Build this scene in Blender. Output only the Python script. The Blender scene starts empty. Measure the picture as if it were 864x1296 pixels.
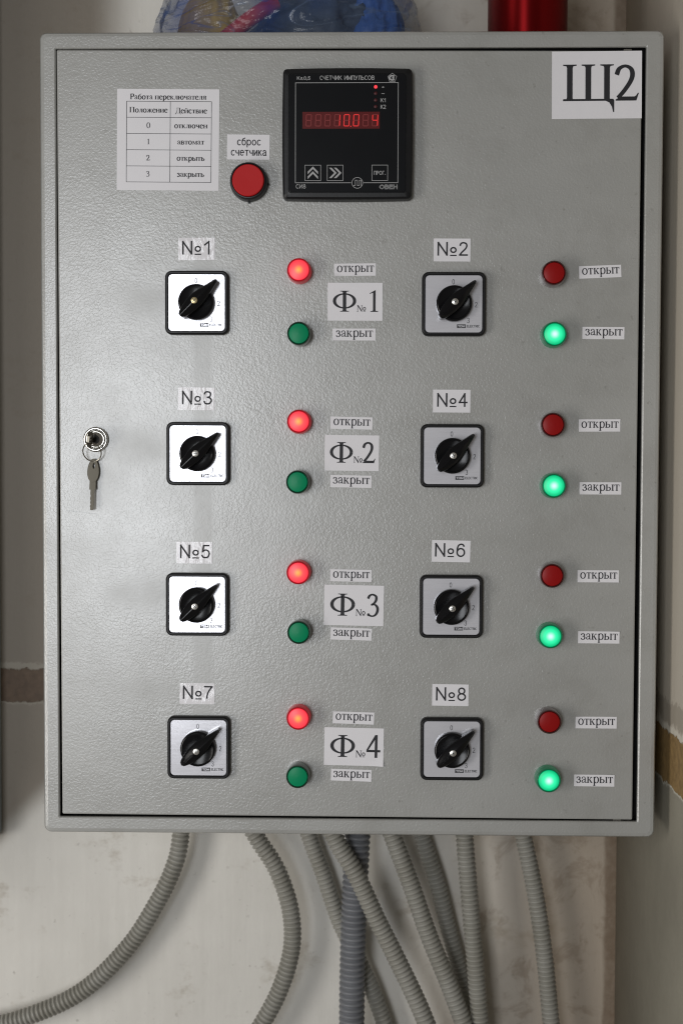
import bpy, bmesh, math, random
from mathutils import Vector, noise

R = math.radians
PI = math.pi
scene = bpy.context.scene
COL = scene.collection

# ------------------------------------------------------------------ camera
cam_data = bpy.data.cameras.new('camera')
cam = bpy.data.objects.new('camera', cam_data)
COL.objects.link(cam)
cam.location = (0.01332, -0.99831, -0.02249)
cam.rotation_euler = (1.53324, -0.003256, 0.019476)
cam_data.sensor_fit = 'VERTICAL'
cam_data.sensor_height = 36.0
cam_data.sensor_width = 24.0
cam_data.lens = 43.33
cam_data.clip_start = 0.02
cam_data.clip_end = 100.0
cam_data.dof.use_dof = True
cam_data.dof.focus_distance = 0.995
cam_data.dof.aperture_fstop = 7.0
scene.camera = cam

# ------------------------------------------------------------------ world, lamps, exposure
world = bpy.data.worlds.new('World')
scene.world = world
world.use_nodes = True
bg = world.node_tree.nodes['Background']
bg.inputs[0].default_value = (1.0, 0.93, 0.83, 1)
bg.inputs[1].default_value = 0.088


def area_lamp(name, loc, target, sx, sy, power, colour):
    d = bpy.data.lights.new(name, 'AREA')
    d.shape = 'RECTANGLE'
    d.size, d.size_y = sx, sy
    d.energy = power
    d.color = colour
    o = bpy.data.objects.new(name, d)
    COL.objects.link(o)
    o.location = loc
    v = Vector(target) - Vector(loc)
    o.rotation_euler = v.to_track_quat('-Z', 'Y').to_euler()
    return o


# the window behind and to the left of the photographer
area_lamp('window_light', (-0.68, -2.5, -0.02), (-0.1, 0, -0.05), 0.58, 1.25, 14.5, (0.93, 0.96, 1.0))
# a second window further round to the left
area_lamp('side_window_light', (-1.12, -0.92, -0.30), (-0.15, 0.1, -0.2), 0.42, 0.9, 6.0, (1.0, 0.97, 0.93))

scene.view_settings.view_transform = 'Standard'
scene.view_settings.look = 'None'
scene.view_settings.exposure = 0.42
scene.view_settings.gamma = 1.0
scene.cycles.filter_width = 1.15


# ------------------------------------------------------------------ node materials
def new_mat(name):
    m = bpy.data.materials.new(name)
    m.use_nodes = True
    nt = m.node_tree
    return m, nt, nt.nodes['Principled BSDF']


def simple(name, col, rough=0.5, metal=0.0, coat=0.0, emit=None, emit_s=0.0, spec=0.5, bump=None, var=0.0):
    m, nt, p = new_mat(name)
    p.inputs['Base Color'].default_value = (*col, 1)
    p.inputs['Roughness'].default_value = rough
    p.inputs['Metallic'].default_value = metal
    p.inputs['Coat Weight'].default_value = coat
    p.inputs['Specular IOR Level'].default_value = spec
    if emit:
        p.inputs['Emission Color'].default_value = (*emit, 1)
        p.inputs['Emission Strength'].default_value = emit_s
    tc = nt.nodes.new('ShaderNodeTexCoord')
    if var:
        n = nt.nodes.new('ShaderNodeTexNoise')
        n.inputs['Scale'].default_value = 60
        n.inputs['Detail'].default_value = 5
        nt.links.new(tc.outputs['Object'], n.inputs['Vector'])
        mx = nt.nodes.new('ShaderNodeMapRange')
        mx.inputs['To Min'].default_value = rough - var
        mx.inputs['To Max'].default_value = rough + var
        nt.links.new(n.outputs['Fac'], mx.inputs['Value'])
        nt.links.new(mx.outputs[0], p.inputs['Roughness'])
    if bump:
        n = nt.nodes.new('ShaderNodeTexNoise')
        n.inputs['Scale'].default_value = bump[0]
        n.inputs['Detail'].default_value = 3
        nt.links.new(tc.outputs['Object'], n.inputs['Vector'])
        b = nt.nodes.new('ShaderNodeBump')
        b.inputs['Strength'].default_value = bump[1]
        b.inputs['Distance'].default_value = bump[2]
        nt.links.new(n.outputs['Fac'], b.inputs['Height'])
        nt.links.new(b.outputs[0], p.inputs['Normal'])
    return m


def math_node(nt, op, a, b=None, clamp=False):
    n = nt.nodes.new('ShaderNodeMath')
    n.operation = op
    n.use_clamp = clamp
    for i, v in enumerate((a, b)):
        if v is None:
            continue
        if isinstance(v, (int, float)):
            n.inputs[i].default_value = v
        else:
            nt.links.new(v, n.inputs[i])
    return n.outputs[0]


def map_range(nt, v, a, b, c, d, smooth=False):
    n = nt.nodes.new('ShaderNodeMapRange')
    if smooth:
        n.interpolation_type = 'SMOOTHSTEP'
    n.inputs['From Min'].default_value = a
    n.inputs['From Max'].default_value = b
    n.inputs['To Min'].default_value = c
    n.inputs['To Max'].default_value = d
    nt.links.new(v, n.inputs['Value'])
    return n.outputs[0]


def tex_noise(nt, vec, scale, detail=3, rough=0.5, dist=0.0):
    n = nt.nodes.new('ShaderNodeTexNoise')
    n.inputs['Scale'].default_value = scale
    n.inputs['Detail'].default_value = detail
    n.inputs['Roughness'].default_value = rough
    n.inputs['Distortion'].default_value = dist
    nt.links.new(vec, n.inputs['Vector'])
    return n.outputs['Fac']


def mapped(nt, vec, scale):
    n = nt.nodes.new('ShaderNodeMapping')
    n.inputs['Scale'].default_value = scale
    nt.links.new(vec, n.inputs['Vector'])
    return n.outputs[0]


def mix_col(nt, fac, a, b):
    n = nt.nodes.new('ShaderNodeMix')
    n.data_type = 'RGBA'
    if isinstance(fac, (int, float)):
        n.inputs[0].default_value = fac
    else:
        nt.links.new(fac, n.inputs[0])
    for i, v in ((6, a), (7, b)):
        if isinstance(v, tuple):
            n.inputs[i].default_value = (*v, 1)
        else:
            nt.links.new(v, n.inputs[i])
    return n.outputs[2]


def band(nt, x, a, b, soft):
    """1 between a and b with soft edges"""
    lo = map_range(nt, x, a - soft, a + soft, 0, 1, True)
    hi = map_range(nt, x, b - soft, b + soft, 1, 0, True)
    return math_node(nt, 'MULTIPLY', lo, hi)


def paint_material(name, door_patches):
    """grey powder coat with an orange-peel surface; 'door_patches' adds the darker, smoother patches of the door"""
    m, nt, p = new_mat(name)
    tc = nt.nodes.new('ShaderNodeTexCoord')
    v = tc.outputs['Object']
    pit = tex_noise(nt, v, 600, 1.5, 0.45, 0.4)
    fine = tex_noise(nt, v, 1100, 1, 0.5)
    h = math_node(nt, 'ADD', math_node(nt, 'MULTIPLY', map_range(nt, pit, 0.3, 0.7, 0, 1, True), 1.0), math_node(nt, 'MULTIPLY', fine, 0.25))
    wave = tex_noise(nt, v, 14, 2)
    h = math_node(nt, 'ADD', h, math_node(nt, 'MULTIPLY', wave, 0.8))
    b = nt.nodes.new('ShaderNodeBump')
    b.inputs['Distance'].default_value = 0.00016
    b.inputs['Strength'].default_value = 0.42
    nt.links.new(h, b.inputs['Height'])
    nt.links.new(b.outputs[0], p.inputs['Normal'])
    smear = tex_noise(nt, mapped(nt, v, (7, 7, 16)), 1.0, 4, 0.6)
    speck = tex_noise(nt, v, 160, 3, 0.6)
    dirt = map_range(nt, tex_noise(nt, v, 22, 4, 0.65), 0.46, 0.70, 0, 1, True)
    base = mix_col(nt, map_range(nt, smear, 0.3, 0.7, 0, 1), (0.370, 0.370, 0.352), (0.400, 0.400, 0.382))
    base = mix_col(nt, math_node(nt, 'MULTIPLY', dirt, 0.17), base, (0.20, 0.19, 0.165))
    base = mix_col(nt, map_range(nt, speck, 0.665, 0.72, 0, 0.30), base, (0.16, 0.15, 0.13))
    rough = map_range(nt, smear, 0.3, 0.7, 0.24, 0.33)
    if door_patches:
        sp = nt.nodes.new('ShaderNodeSeparateXYZ')
        nt.links.new(v, sp.inputs[0])
        X, Z = sp.outputs[0], sp.outputs[2]
        wob = math_node(nt, 'MULTIPLY', math_node(nt, 'SUBTRACT', tex_noise(nt, v, 30, 3), 0.5), 0.016)
        Zw = math_node(nt, 'ADD', Z, wob)
        masks = []
        # a smoother, darker strip below the left switches, and patches running left from them
        for (x0, x1, z0, z1, s) in ((-0.126, -0.111, -0.255, 0.15, 0.0025),):
            masks.append(math_node(nt, 'MULTIPLY', band(nt, X, x0, x1, s), band(nt, Z, z0, z1, s)))
        for (x0, x1, z0, z1) in ((-0.193, -0.14, -0.018, 0.003), (-0.196, -0.14, -0.140, -0.118), (-0.188, -0.14, -0.212, -0.197),
                                 (-0.185, -0.14, 0.098, 0.122), (-0.215, -0.196, -0.058, -0.020)):
            masks.append(math_node(nt, 'MULTIPLY', band(nt, X, x0, x1, 0.022), band(nt, Zw, z0, z1, 0.011)))
        tot = masks[0]
        tot = math_node(nt, 'MULTIPLY', tot, 0.8)
        for k in masks[1:]:
            tot = math_node(nt, 'MAXIMUM', tot, k)
        rough2 = math_node(nt, 'ADD', rough, math_node(nt, 'MULTIPLY', tot, 0.08))
        nt.links.new(rough2, p.inputs['Roughness'])
        nt.links.new(map_range(nt, tot, 0, 1, 0.38, 0.18), b.inputs['Strength'])
        base = mix_col(nt, math_node(nt, 'MULTIPLY', tot, 0.14), base, (0.24, 0.235, 0.21))
        # the scratch left by the swinging key
        zc = math_node(nt, 'ADD', Z, math_node(nt, 'MULTIPLY', math_node(nt, 'ADD', X, 0.2295), 0.115))
        scr = math_node(nt, 'MULTIPLY', band(nt, zc, -0.05985, -0.05945, 0.00035), band(nt, X, -0.2300, -0.2050, 0.001))
        base = mix_col(nt, math_node(nt, 'MULTIPLY', scr, 0.8), base, (0.10, 0.10, 0.10))
    else:
        nt.links.new(rough, p.inputs['Roughness'])
    nt.links.new(base, p.inputs['Base Color'])
    p.inputs['Specular IOR Level'].default_value = 1.0
    # old handling: the gloss is dulled in uneven, streaky patches
    dull = math_node(nt, 'MULTIPLY', tex_noise(nt, mapped(nt, v, (13, 13, 8)), 1.0, 5, 0.65, 0.6), tex_noise(nt, v, 38, 4, 0.65))
    nt.links.new(map_range(nt, dull, 0.18, 0.36, 1.0, 0.55), p.inputs['Coat Weight'])
    p.inputs['Coat Roughness'].default_value = 0.33
    return m


def wall_material(name, side):
    m, nt, p = new_mat(name)
    geo = nt.nodes.new('ShaderNodeNewGeometry')
    v = geo.outputs['Position']
    sp = nt.nodes.new('ShaderNodeSeparateXYZ')
    nt.links.new(v, sp.inputs[0])
    X, Y, Z = sp.outputs
    brush = tex_noise(nt, mapped(nt, v, (90, 90, 6)), 1.0, 4, 0.6)
    cloud = tex_noise(nt, v, 7, 5, 0.6)
    fine = tex_noise(nt, v, 140, 4, 0.6)
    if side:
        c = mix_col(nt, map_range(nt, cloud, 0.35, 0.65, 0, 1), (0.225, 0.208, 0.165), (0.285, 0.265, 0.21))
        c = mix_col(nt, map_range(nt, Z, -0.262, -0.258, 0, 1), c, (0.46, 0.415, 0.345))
    else:
        c = mix_col(nt, map_range(nt, cloud, 0.35, 0.65, 0, 1), (0.75, 0.725, 0.67), (0.82, 0.795, 0.74))
        grime = map_range(nt, tex_noise(nt, mapped(nt, v, (16, 16, 22)), 1.0, 5, 0.7), 0.56, 0.74, 0, 0.55, True)
        c = mix_col(nt, grime, c, (0.40, 0.34, 0.26))
        # darker and browner towards the corner of the room
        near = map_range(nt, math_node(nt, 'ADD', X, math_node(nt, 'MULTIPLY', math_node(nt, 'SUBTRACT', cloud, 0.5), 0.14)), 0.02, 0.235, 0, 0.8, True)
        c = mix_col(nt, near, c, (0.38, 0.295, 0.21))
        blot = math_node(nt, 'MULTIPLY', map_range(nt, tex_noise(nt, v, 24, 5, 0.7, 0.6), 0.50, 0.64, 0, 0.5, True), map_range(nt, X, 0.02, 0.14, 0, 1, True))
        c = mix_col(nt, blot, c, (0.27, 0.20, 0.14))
        # shade between the two cabinets, painted in brown with a slanting lower edge
        shade_or_old = math_node(nt, 'MULTIPLY', map_range(nt, X, -0.26, -0.20, 1, 0, True), map_range(nt, math_node(nt, 'SUBTRACT', Z, math_node(nt, 'ADD', X, 0.34)), -0.405, -0.365, 0, 1, True))
        c = mix_col(nt, math_node(nt, 'MULTIPLY', shade_or_old, 0.9), c, (0.20, 0.165, 0.125))
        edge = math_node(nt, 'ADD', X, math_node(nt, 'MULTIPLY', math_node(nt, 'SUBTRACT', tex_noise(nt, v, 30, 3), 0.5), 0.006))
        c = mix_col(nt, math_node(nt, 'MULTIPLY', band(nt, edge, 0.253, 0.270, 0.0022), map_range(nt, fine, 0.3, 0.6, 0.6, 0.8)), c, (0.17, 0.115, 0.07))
    c = mix_col(nt, map_range(nt, brush, 0.3, 0.7, 0, 0.08), c, (0.25, 0.23, 0.19))
    c = mix_col(nt, map_range(nt, fine, 0.66, 0.78, 0, 0.5), c, (0.2, 0.17, 0.13))
    # the bare band where the skin of paint has come away
    wob = math_node(nt, 'MULTIPLY', math_node(nt, 'SUBTRACT', tex_noise(nt, v, 55, 5, 0.7), 0.5), 0.016)
    Zw = math_node(nt, 'ADD', Z, wob)
    if side:
        z0, z1 = -0.2845, -0.2405
        col = (0.18, 0.115, 0.046)
    else:
        z0, z1 = -0.2590, -0.2255
        col = (0.10, 0.066, 0.042)
    rim = band(nt, Zw, z0 - 0.002, z1 + 0.0055, 0.0012)
    c = mix_col(nt, math_node(nt, 'MULTIPLY', rim, 0.6 if side else 0.22), c, (0.62, 0.59, 0.50))
    if side:
        shade_or_old = band(nt, math_node(nt, 'ADD', Zw, math_node(nt, 'MULTIPLY', wob, 1.2)), -0.232, -0.215, 0.002)
        c = mix_col(nt, math_node(nt, 'MULTIPLY', shade_or_old, 0.45), c, (0.17, 0.14, 0.10))
    strip = band(nt, Zw, z0, z1, 0.0009)
    grain = mix_col(nt, map_range(nt, fine, 0.3, 0.7, 0, 1), col, tuple(k * 1.55 for k in col))
    c = mix_col(nt, strip, c, grain)
    nt.links.new(c, p.inputs['Base Color'])
    p.inputs['Roughness'].default_value = 0.62
    h = math_node(nt, 'ADD', math_node(nt, 'MULTIPLY', brush, 0.5), math_node(nt, 'MULTIPLY', fine, 0.35))
    h = math_node(nt, 'ADD', h, math_node(nt, 'MULTIPLY', cloud, 2.0))
    h = math_node(nt, 'SUBTRACT', h, math_node(nt, 'MULTIPLY', strip, 1.5))
    b = nt.nodes.new('ShaderNodeBump')
    b.inputs['Strength'].default_value = 0.55
    b.inputs['Distance'].default_value = 0.0014
    nt.links.new(h, b.inputs['Height'])
    nt.links.new(b.outputs[0], p.inputs['Normal'])
    return m


def glow_material(name, edge, mid, core, r, s_edge, s_core):
    """a lit lens: an LED behind a diffusing cap, hottest over the diode"""
    m, nt, p = new_mat(name)
    tc = nt.nodes.new('ShaderNodeTexCoord')
    sp = nt.nodes.new('ShaderNodeSeparateXYZ')
    nt.links.new(tc.outputs['Object'], sp.inputs[0])
    d = math_node(nt, 'SQRT', math_node(nt, 'ADD', math_node(nt, 'POWER', sp.outputs[0], 2.0), math_node(nt, 'POWER', sp.outputs[2], 2.0)))
    t = math_node(nt, 'DIVIDE', d, r)
    cr = nt.nodes.new('ShaderNodeValToRGB')
    cr.color_ramp.interpolation = 'EASE'
    e = cr.color_ramp.elements
    e[0].position, e[0].color = 0.0, (*core, 1)
    e[1].position, e[1].color = 1.0, (*edge, 1)
    k = e.new(0.55)
    k.color = (*mid, 1)
    nt.links.new(t, cr.inputs[0])
    nt.links.new(cr.outputs[0], p.inputs['Emission Color'])
    nt.links.new(map_range(nt, t, 0, 1, s_core, s_edge), p.inputs['Emission Strength'])
    p.inputs['Base Color'].default_value = (edge[0] * 0.3, edge[1] * 0.3, edge[2] * 0.3, 1)
    p.inputs['Roughness'].default_value = 0.35
    return m


def paper_material(name, taped):
    m, nt, p = new_mat(name)
    tc = nt.nodes.new('ShaderNodeTexCoord')
    v = tc.outputs['Object']
    n = tex_noise(nt, v, 90, 4)
    nt.links.new(mix_col(nt, n, (0.83, 0.815, 0.845), (0.87, 0.855, 0.88)), p.inputs['Base Color'])
    p.inputs['Roughness'].default_value = 0.6
    p.inputs['Specular IOR Level'].default_value = 0.3
    if taped:   # clear sticky tape, wrinkled, over the paper
        p.inputs['Coat Weight'].default_value = 0.7
        p.inputs['Coat IOR'].default_value = 1.55
        p.inputs['Coat Roughness'].default_value = 0.11
        w = tex_noise(nt, mapped(nt, v, (110, 80, 40)), 1.0, 2, 0.5, 1.2)
        b = nt.nodes.new('ShaderNodeBump')
        b.inputs['Strength'].default_value = 0.55
        b.inputs['Distance'].default_value = 0.0013
        nt.links.new(w, b.inputs['Height'])
        nt.links.new(b.outputs[0], p.inputs['Coat Normal'])
    return m


M = {}
M['door_paint'] = paint_material('door_paint', True)
M['body_paint'] = paint_material('body_paint', False)
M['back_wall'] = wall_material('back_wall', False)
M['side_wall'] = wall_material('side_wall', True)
M['paper'] = paper_material('paper', False)
M['taped_paper'] = paper_material('taped_paper', True)
M['ink'] = simple('ink', (0.016, 0.016, 0.020), 0.6)
M['grey_ink'] = simple('grey_ink', (0.035, 0.035, 0.04), 0.5)
M['rubber'] = simple('rubber', (0.012, 0.012, 0.012), 0.8)
M['black_plastic'] = simple('black_plastic', (0.010, 0.010, 0.011), 0.38, spec=0.35, var=0.08, bump=(500, 0.12, 0.0003))
M['gloss_black'] = simple('gloss_black', (0.006, 0.006, 0.007), 0.20, spec=0.3, var=0.05)
M['panel_black'] = simple('panel_black', (0.008, 0.0085, 0.010), 0.34, spec=0.12, var=0.05)
M['white_print'] = simple('white_print', (0.42, 0.42, 0.42), 0.5)
M['chrome'] = simple('chrome', (0.72, 0.71, 0.68), 0.10, metal=1.0)
M['key_steel'] = simple('key_steel', (0.17, 0.155, 0.125), 0.36, metal=1.0, var=0.1)
M['ring_steel'] = simple('ring_steel', (0.40, 0.37, 0.31), 0.28, metal=1.0)
M['screw_steel'] = simple('screw_steel', (0.85, 0.84, 0.80), 0.38, metal=1.0)
M['screw_brass'] = simple('screw_brass', (0.85, 0.72, 0.42), 0.38, metal=1.0)
M['dark_slot'] = simple('dark_slot', (0.01, 0.01, 0.01), 0.5)
M['red_cap'] = simple('red_cap', (0.52, 0.018, 0.020), 0.5, spec=0.2, bump=(900, 0.2, 0.0003))
M['red_off'] = simple('red_off', (0.31, 0.007, 0.007), 0.35, spec=0.2)
M['red_bezel_off'] = simple('red_bezel_off', (0.055, 0.008, 0.009), 0.18, coat=1.0)
M['green_off'] = simple('green_off', (0.002, 0.27, 0.115), 0.35, spec=0.2)
M['green_bezel_off'] = simple('green_bezel_off', (0.006, 0.040, 0.022), 0.18, coat=1.0)
M['red_bezel_lit'] = simple('red_bezel_lit', (0.24, 0.008, 0.012), 0.25, emit=(1.0, 0.006, 0.03), emit_s=0.11)
M['green_bezel_lit'] = simple('green_bezel_lit', (0.006, 0.08, 0.04), 0.25, emit=(0.0, 0.50, 0.20), emit_s=0.08)
M['red_glow'] = glow_material('red_glow', (1.0, 0.045, 0.075), (1.0, 0.075, 0.085), (1.0, 0.33, 0.05), 0.0085, 0.60, 0.98)
M['green_glow'] = glow_material('green_glow', (0.0, 0.62, 0.24), (0.03, 0.92, 0.42), (0.60, 1.0, 0.82), 0.0085, 0.52, 0.98)
M['display_glass'] = simple('display_glass', (0.06, 0.008, 0.009), 0.25, emit=(1, 0.02, 0.02), emit_s=0.022)
M['digit_off'] = simple('digit_off', (0.09, 0.018, 0.018), 0.4, emit=(1, 0.02, 0.02), emit_s=0.055)
M['digit_lit'] = simple('digit_lit', (0.3, 0.02, 0.02), 0.4, emit=(1.0, 0.022, 0.022), emit_s=0.36)
M['led_lit'] = simple('led_lit', (0.3, 0.02, 0.02), 0.4, emit=(1.0, 0.05, 0.07), emit_s=0.75)
M['led_off'] = simple('led_off', (0.07, 0.008, 0.010), 0.4)


def brushed_material():
    m, nt, p = new_mat('brushed_aluminium')
    tc = nt.nodes.new('ShaderNodeTexCoord')
    v = tc.outputs['Object']
    n = tex_noise(nt, mapped(nt, v, (60, 2500, 2500)), 1.0, 2)
    p.inputs['Metallic'].default_value = 0.36
    nt.links.new(mix_col(nt, tex_noise(nt, v, 70, 3), (0.74, 0.74, 0.79), (0.82, 0.82, 0.87)), p.inputs['Base Color'])
    nt.links.new(map_range(nt, n, 0.3, 0.7, 0.18, 0.24), p.inputs['Roughness'])
    return m


M['brushed'] = brushed_material()


def conduit_material(name, c0, c1):
    m, nt, p = new_mat(name)
    tc = nt.nodes.new('ShaderNodeTexCoord')
    n = tex_noise(nt, tc.outputs['Object'], 30, 4)
    nt.links.new(mix_col(nt, map_range(nt, n, 0.35, 0.7, 0, 1), c0, c1), p.inputs['Base Color'])
    p.inputs['Roughness'].default_value = 0.42
    return m


M['conduit'] = conduit_material('conduit', (0.34, 0.33, 0.295), (0.27, 0.258, 0.22))
M['conduit_blue'] = conduit_material('conduit_blue', (0.215, 0.220, 0.236), (0.178, 0.182, 0.195))
M['neighbour_paint'] = simple('neighbour_paint', (0.30, 0.33, 0.335), 0.4, bump=(320, 0.3, 0.0005))
M['can_red'] = simple('can_red', (0.36, 0.008, 0.010), 0.33, metal=0.8, var=0.04)
_m, _nt, _p = new_mat('can_lacquer')
_p.inputs['Base Color'].default_value = (0.27, 0.006, 0.008, 1)
_p.inputs['Metallic'].default_value = 0.9
_p.inputs['Roughness'].default_value = 0.42
_p.inputs['Anisotropic'].default_value = 0.92
_p.inputs['Anisotropic Rotation'].default_value = 0.25
_t = _nt.nodes.new('ShaderNodeTangent')
_t.direction_type = 'RADIAL'
_t.axis = 'Z'
_nt.links.new(_t.outputs[0], _p.inputs['Tangent'])
M['can_red'] = _m
M['tin'] = simple('tin', (0.6, 0.6, 0.6), 0.3, metal=1.0)
M['yellow_stuff'] = simple('yellow_stuff', (0.72, 0.48, 0.03), 0.6, bump=(70, 0.5, 0.003))
M['red_stuff'] = simple('red_stuff', (0.50, 0.030, 0.035), 0.45)
M['blue_stuff'] = simple('blue_stuff', (0.05, 0.13, 0.42), 0.5, bump=(60, 0.5, 0.003))
M['dark_stuff'] = simple('dark_stuff', (0.05, 0.07, 0.12), 0.6, bump=(60, 0.5, 0.003))


def bag_material():
    """thin blue film: clear where it lies flat, whitish along the creases"""
    m, nt, p = new_mat('bag_film')
    tc = nt.nodes.new('ShaderNodeTexCoord')
    v = tc.outputs['Object']
    n = tex_noise(nt, v, 14, 3, 0.5, 0.4)
    nt.links.new(mix_col(nt, map_range(nt, n, 0.38, 0.62, 0, 1), (0.02, 0.075, 0.30), (0.16, 0.22, 0.32)), p.inputs['Base Color'])
    p.inputs['Roughness'].default_value = 0.13
    rot = nt.nodes.new('ShaderNodeMapping')
    rot.inputs['Rotation'].default_value = (0, R(28), 0)
    rot.inputs['Scale'].default_value = (8, 16, 36)
    nt.links.new(v, rot.inputs['Vector'])
    fold = tex_noise(nt, rot.outputs[0], 1.0, 3, 0.55, 1.2)
    ridge = math_node(nt, 'ABSOLUTE', math_node(nt, 'SUBTRACT', fold, 0.5))
    crinkle = tex_noise(nt, v, 90, 3, 0.5, 0.8)
    h = math_node(nt, 'ADD', math_node(nt, 'MULTIPLY', ridge, 3.0), math_node(nt, 'MULTIPLY', crinkle, 0.12))
    b = nt.nodes.new('ShaderNodeBump')
    b.inputs['Strength'].default_value = 0.9
    b.inputs['Distance'].default_value = 0.006
    nt.links.new(h, b.inputs['Height'])
    nt.links.new(b.outputs[0], p.inputs['Normal'])
    a = map_range(nt, n, 0.38, 0.62, 0.50, 0.16)
    a = math_node(nt, 'ADD', a, map_range(nt, ridge, 0.0, 0.02, 0.25, 0.0, True))
    nt.links.new(a, p.inputs['Alpha'])
    return m


M['bag'] = bag_material()


# ------------------------------------------------------------------ mesh builder (millimetres: u right, v up, w towards the viewer)
class MB:
    def __init__(self):
        self.v, self.f, self.m = [], [], []

    def vert(self, u, v, w):
        self.v.append((u * 0.001, -w * 0.001, v * 0.001))
        return len(self.v) - 1

    def face(self, ids, m=0):
        self.f.append(tuple(ids))
        self.m.append(m)

    def loft(self, loops, m=0, cap0=False, cap1=True, closed=True):
        ids = [[self.vert(*p) for p in lp] for lp in loops]
        for a, b in zip(ids, ids[1:]):
            n = len(a)
            for i in range(n if closed else n - 1):
                j = (i + 1) % n
                self.face((a[i], a[j], b[j], b[i]), m)
        if cap0:
            self.face(ids[0][::-1], m)
        if cap1:
            self.face(ids[-1], m)
        return ids

    def slab(self, w, h, r, steps, m=0, cu=0, cv=0, cap0=False, cap1=True):
        """rounded rectangle loops; steps = [(inset, height)]"""
        self.loft([rrect(w - 2 * i, h - 2 * i, max(r - i, 0.05), z, cu, cv) for i, z in steps], m, cap0, cap1)

    def box(self, u0, u1, v0, v1, w0, w1, m=0):
        self.loft([[(u0, v0, w0), (u1, v0, w0), (u1, v1, w0), (u0, v1, w0)],
                   [(u0, v0, w1), (u1, v0, w1), (u1, v1, w1), (u0, v1, w1)]], m, True, True)

    def lathe(self, prof, seg=48, m=0, cu=0, cv=0, cap0=False, cap1=True):
        self.loft([[(cu + r * math.cos(2 * PI * k / seg), cv + r * math.sin(2 * PI * k / seg), z) for k in range(seg)]
                   for r, z in prof], m, cap0, cap1)

    def poly(self, pts, w, m=0):
        pts = [p for i, p in enumerate(pts) if i == 0 or (abs(p[0] - pts[i - 1][0]) + abs(p[1] - pts[i - 1][1])) > 1e-6]
        self.face([self.vert(p[0], p[1], w) for p in pts], m)

    def ring(self, outer, inner, w, m=0):
        a = [self.vert(p[0], p[1], w) for p in outer]
        b = [self.vert(p[0], p[1], w) for p in inner]
        n = len(a)
        for i in range(n):
            j = (i + 1) % n
            self.face((a[i], a[j], b[j], b[i]), m)

    def frame(self, u0, u1, v0, v1, t, w, m=0):
        self.ring([(u0, v0), (u1, v0), (u1, v1), (u0, v1)], [(u0 + t, v0 + t), (u1 - t, v0 + t), (u1 - t, v1 - t), (u0 + t, v1 - t)], w, m)

    def tube(self, pts, radius, seg=12, m=0, cap=True):
        """pts in mm (u,v,w); radius number or list"""
        P = [Vector(p) for p in pts]
        n = len(P)
        T = [(P[min(i + 1, n - 1)] - P[max(i - 1, 0)]).normalized() for i in range(n)]
        up = Vector((0, 0, 1)) if abs(T[0].z) < 0.9 else Vector((1, 0, 0))
        N = (up - T[0] * up.dot(T[0])).normalized()
        loops = []
        for i in range(n):
            N = (N - T[i] * N.dot(T[i])).normalized()
            Bn = T[i].cross(N)
            r = radius[i] if isinstance(radius, (list, tuple)) else radius
            loops.append([tuple(P[i] + (N * math.cos(2 * PI * k / seg) + Bn * math.sin(2 * PI * k / seg)) * r) for k in range(seg)])
        self.loft(loops, m, cap, cap)

    def build(self, name, mats, parent=None, loc=(0, 0, 0), tilt=0, sharp=32, flip=True):
        me = bpy.data.meshes.new(name)
        me.from_pydata(self.v, [], self.f)
        me.polygons.foreach_set('material_index', self.m)
        for mt in (mats if isinstance(mats, (list, tuple)) else [mats]):
            me.materials.append(mt)
        if flip:
            bm = bmesh.new()
            bm.from_mesh(me)
            bmesh.ops.recalc_face_normals(bm, faces=bm.faces)
            bm.to_mesh(me)
            bm.free()
        me.polygons.foreach_set('use_smooth', [True] * len(me.polygons))
        me.set_sharp_from_angle(angle=R(sharp))
        for p in me.polygons:      # flat fronts stay optically flat; only bevels and round parts are smooth
            if abs(p.normal.y) > 0.9998:
                p.use_smooth = False
        me.update()
        o = bpy.data.objects.new(name, me)
        COL.objects.link(o)
        o.location = (loc[0] * 0.001, -loc[2] * 0.001, loc[1] * 0.001)
        o.rotation_euler = (0, R(tilt), 0)
        if parent:
            o.parent = parent
        return o


def rrect(w, h, r, z, cu=0, cv=0, n=6):
    out = []
    for sx, sy, a0 in ((1, 1, 0), (-1, 1, 90), (-1, -1, 180), (1, -1, 270)):
        for k in range(n + 1):
            a = R(a0 + 90 * k / n)
            out.append((cu + sx * (w / 2 - r) + r * math.cos(a), cv + sy * (h / 2 - r) + r * math.sin(a), z))
    return out


def tag(o, label=None, cat=None, group=None, kind=None):
    for k, v in (('label', label), ('category', cat), ('group', group), ('kind', kind)):
        if v:
            o[k] = v
    return o


def crom(pts, n=10):
    out = []
    P = [pts[0]] + list(pts) + [pts[-1]]
    for i in range(1, len(P) - 2):
        p0, p1, p2, p3 = P[i - 1:i + 3]
        for k in range(n):
            t = k / n
            out.append(tuple(0.5 * (2 * b + (c - a) * t + (2 * a - 5 * b + 4 * c - d) * t * t + (3 * b - a - 3 * c + d) * t ** 3)
                             for a, b, c, d in zip(p0, p1, p2, p3)))
    out.append(tuple(pts[-1]))
    return out


# ------------------------------------------------------------------ lettering with serifs, drawn from strokes (1000 units to the em)
S, T, CS = 96, 42, 108


def q_stroke(pts, s=None, t=None):
    s, t = s or S, t or T
    n = len(pts)
    L, Rr = [], []
    for i in range(n):
        a, b = pts[max(i - 1, 0)], pts[min(i + 1, n - 1)]
        dx, dy = b[0] - a[0], b[1] - a[1]
        d = math.hypot(dx, dy) or 1
        nx, ny = -dy / d, dx / d
        w = math.hypot(s / 2 * nx, t / 2 * ny)
        L.append((pts[i][0] + nx * w, pts[i][1] + ny * w))
        Rr.append((pts[i][0] - nx * w, pts[i][1] - ny * w))
    return [[L[i], L[i + 1], Rr[i + 1], Rr[i]] for i in range(n - 1)]


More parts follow.
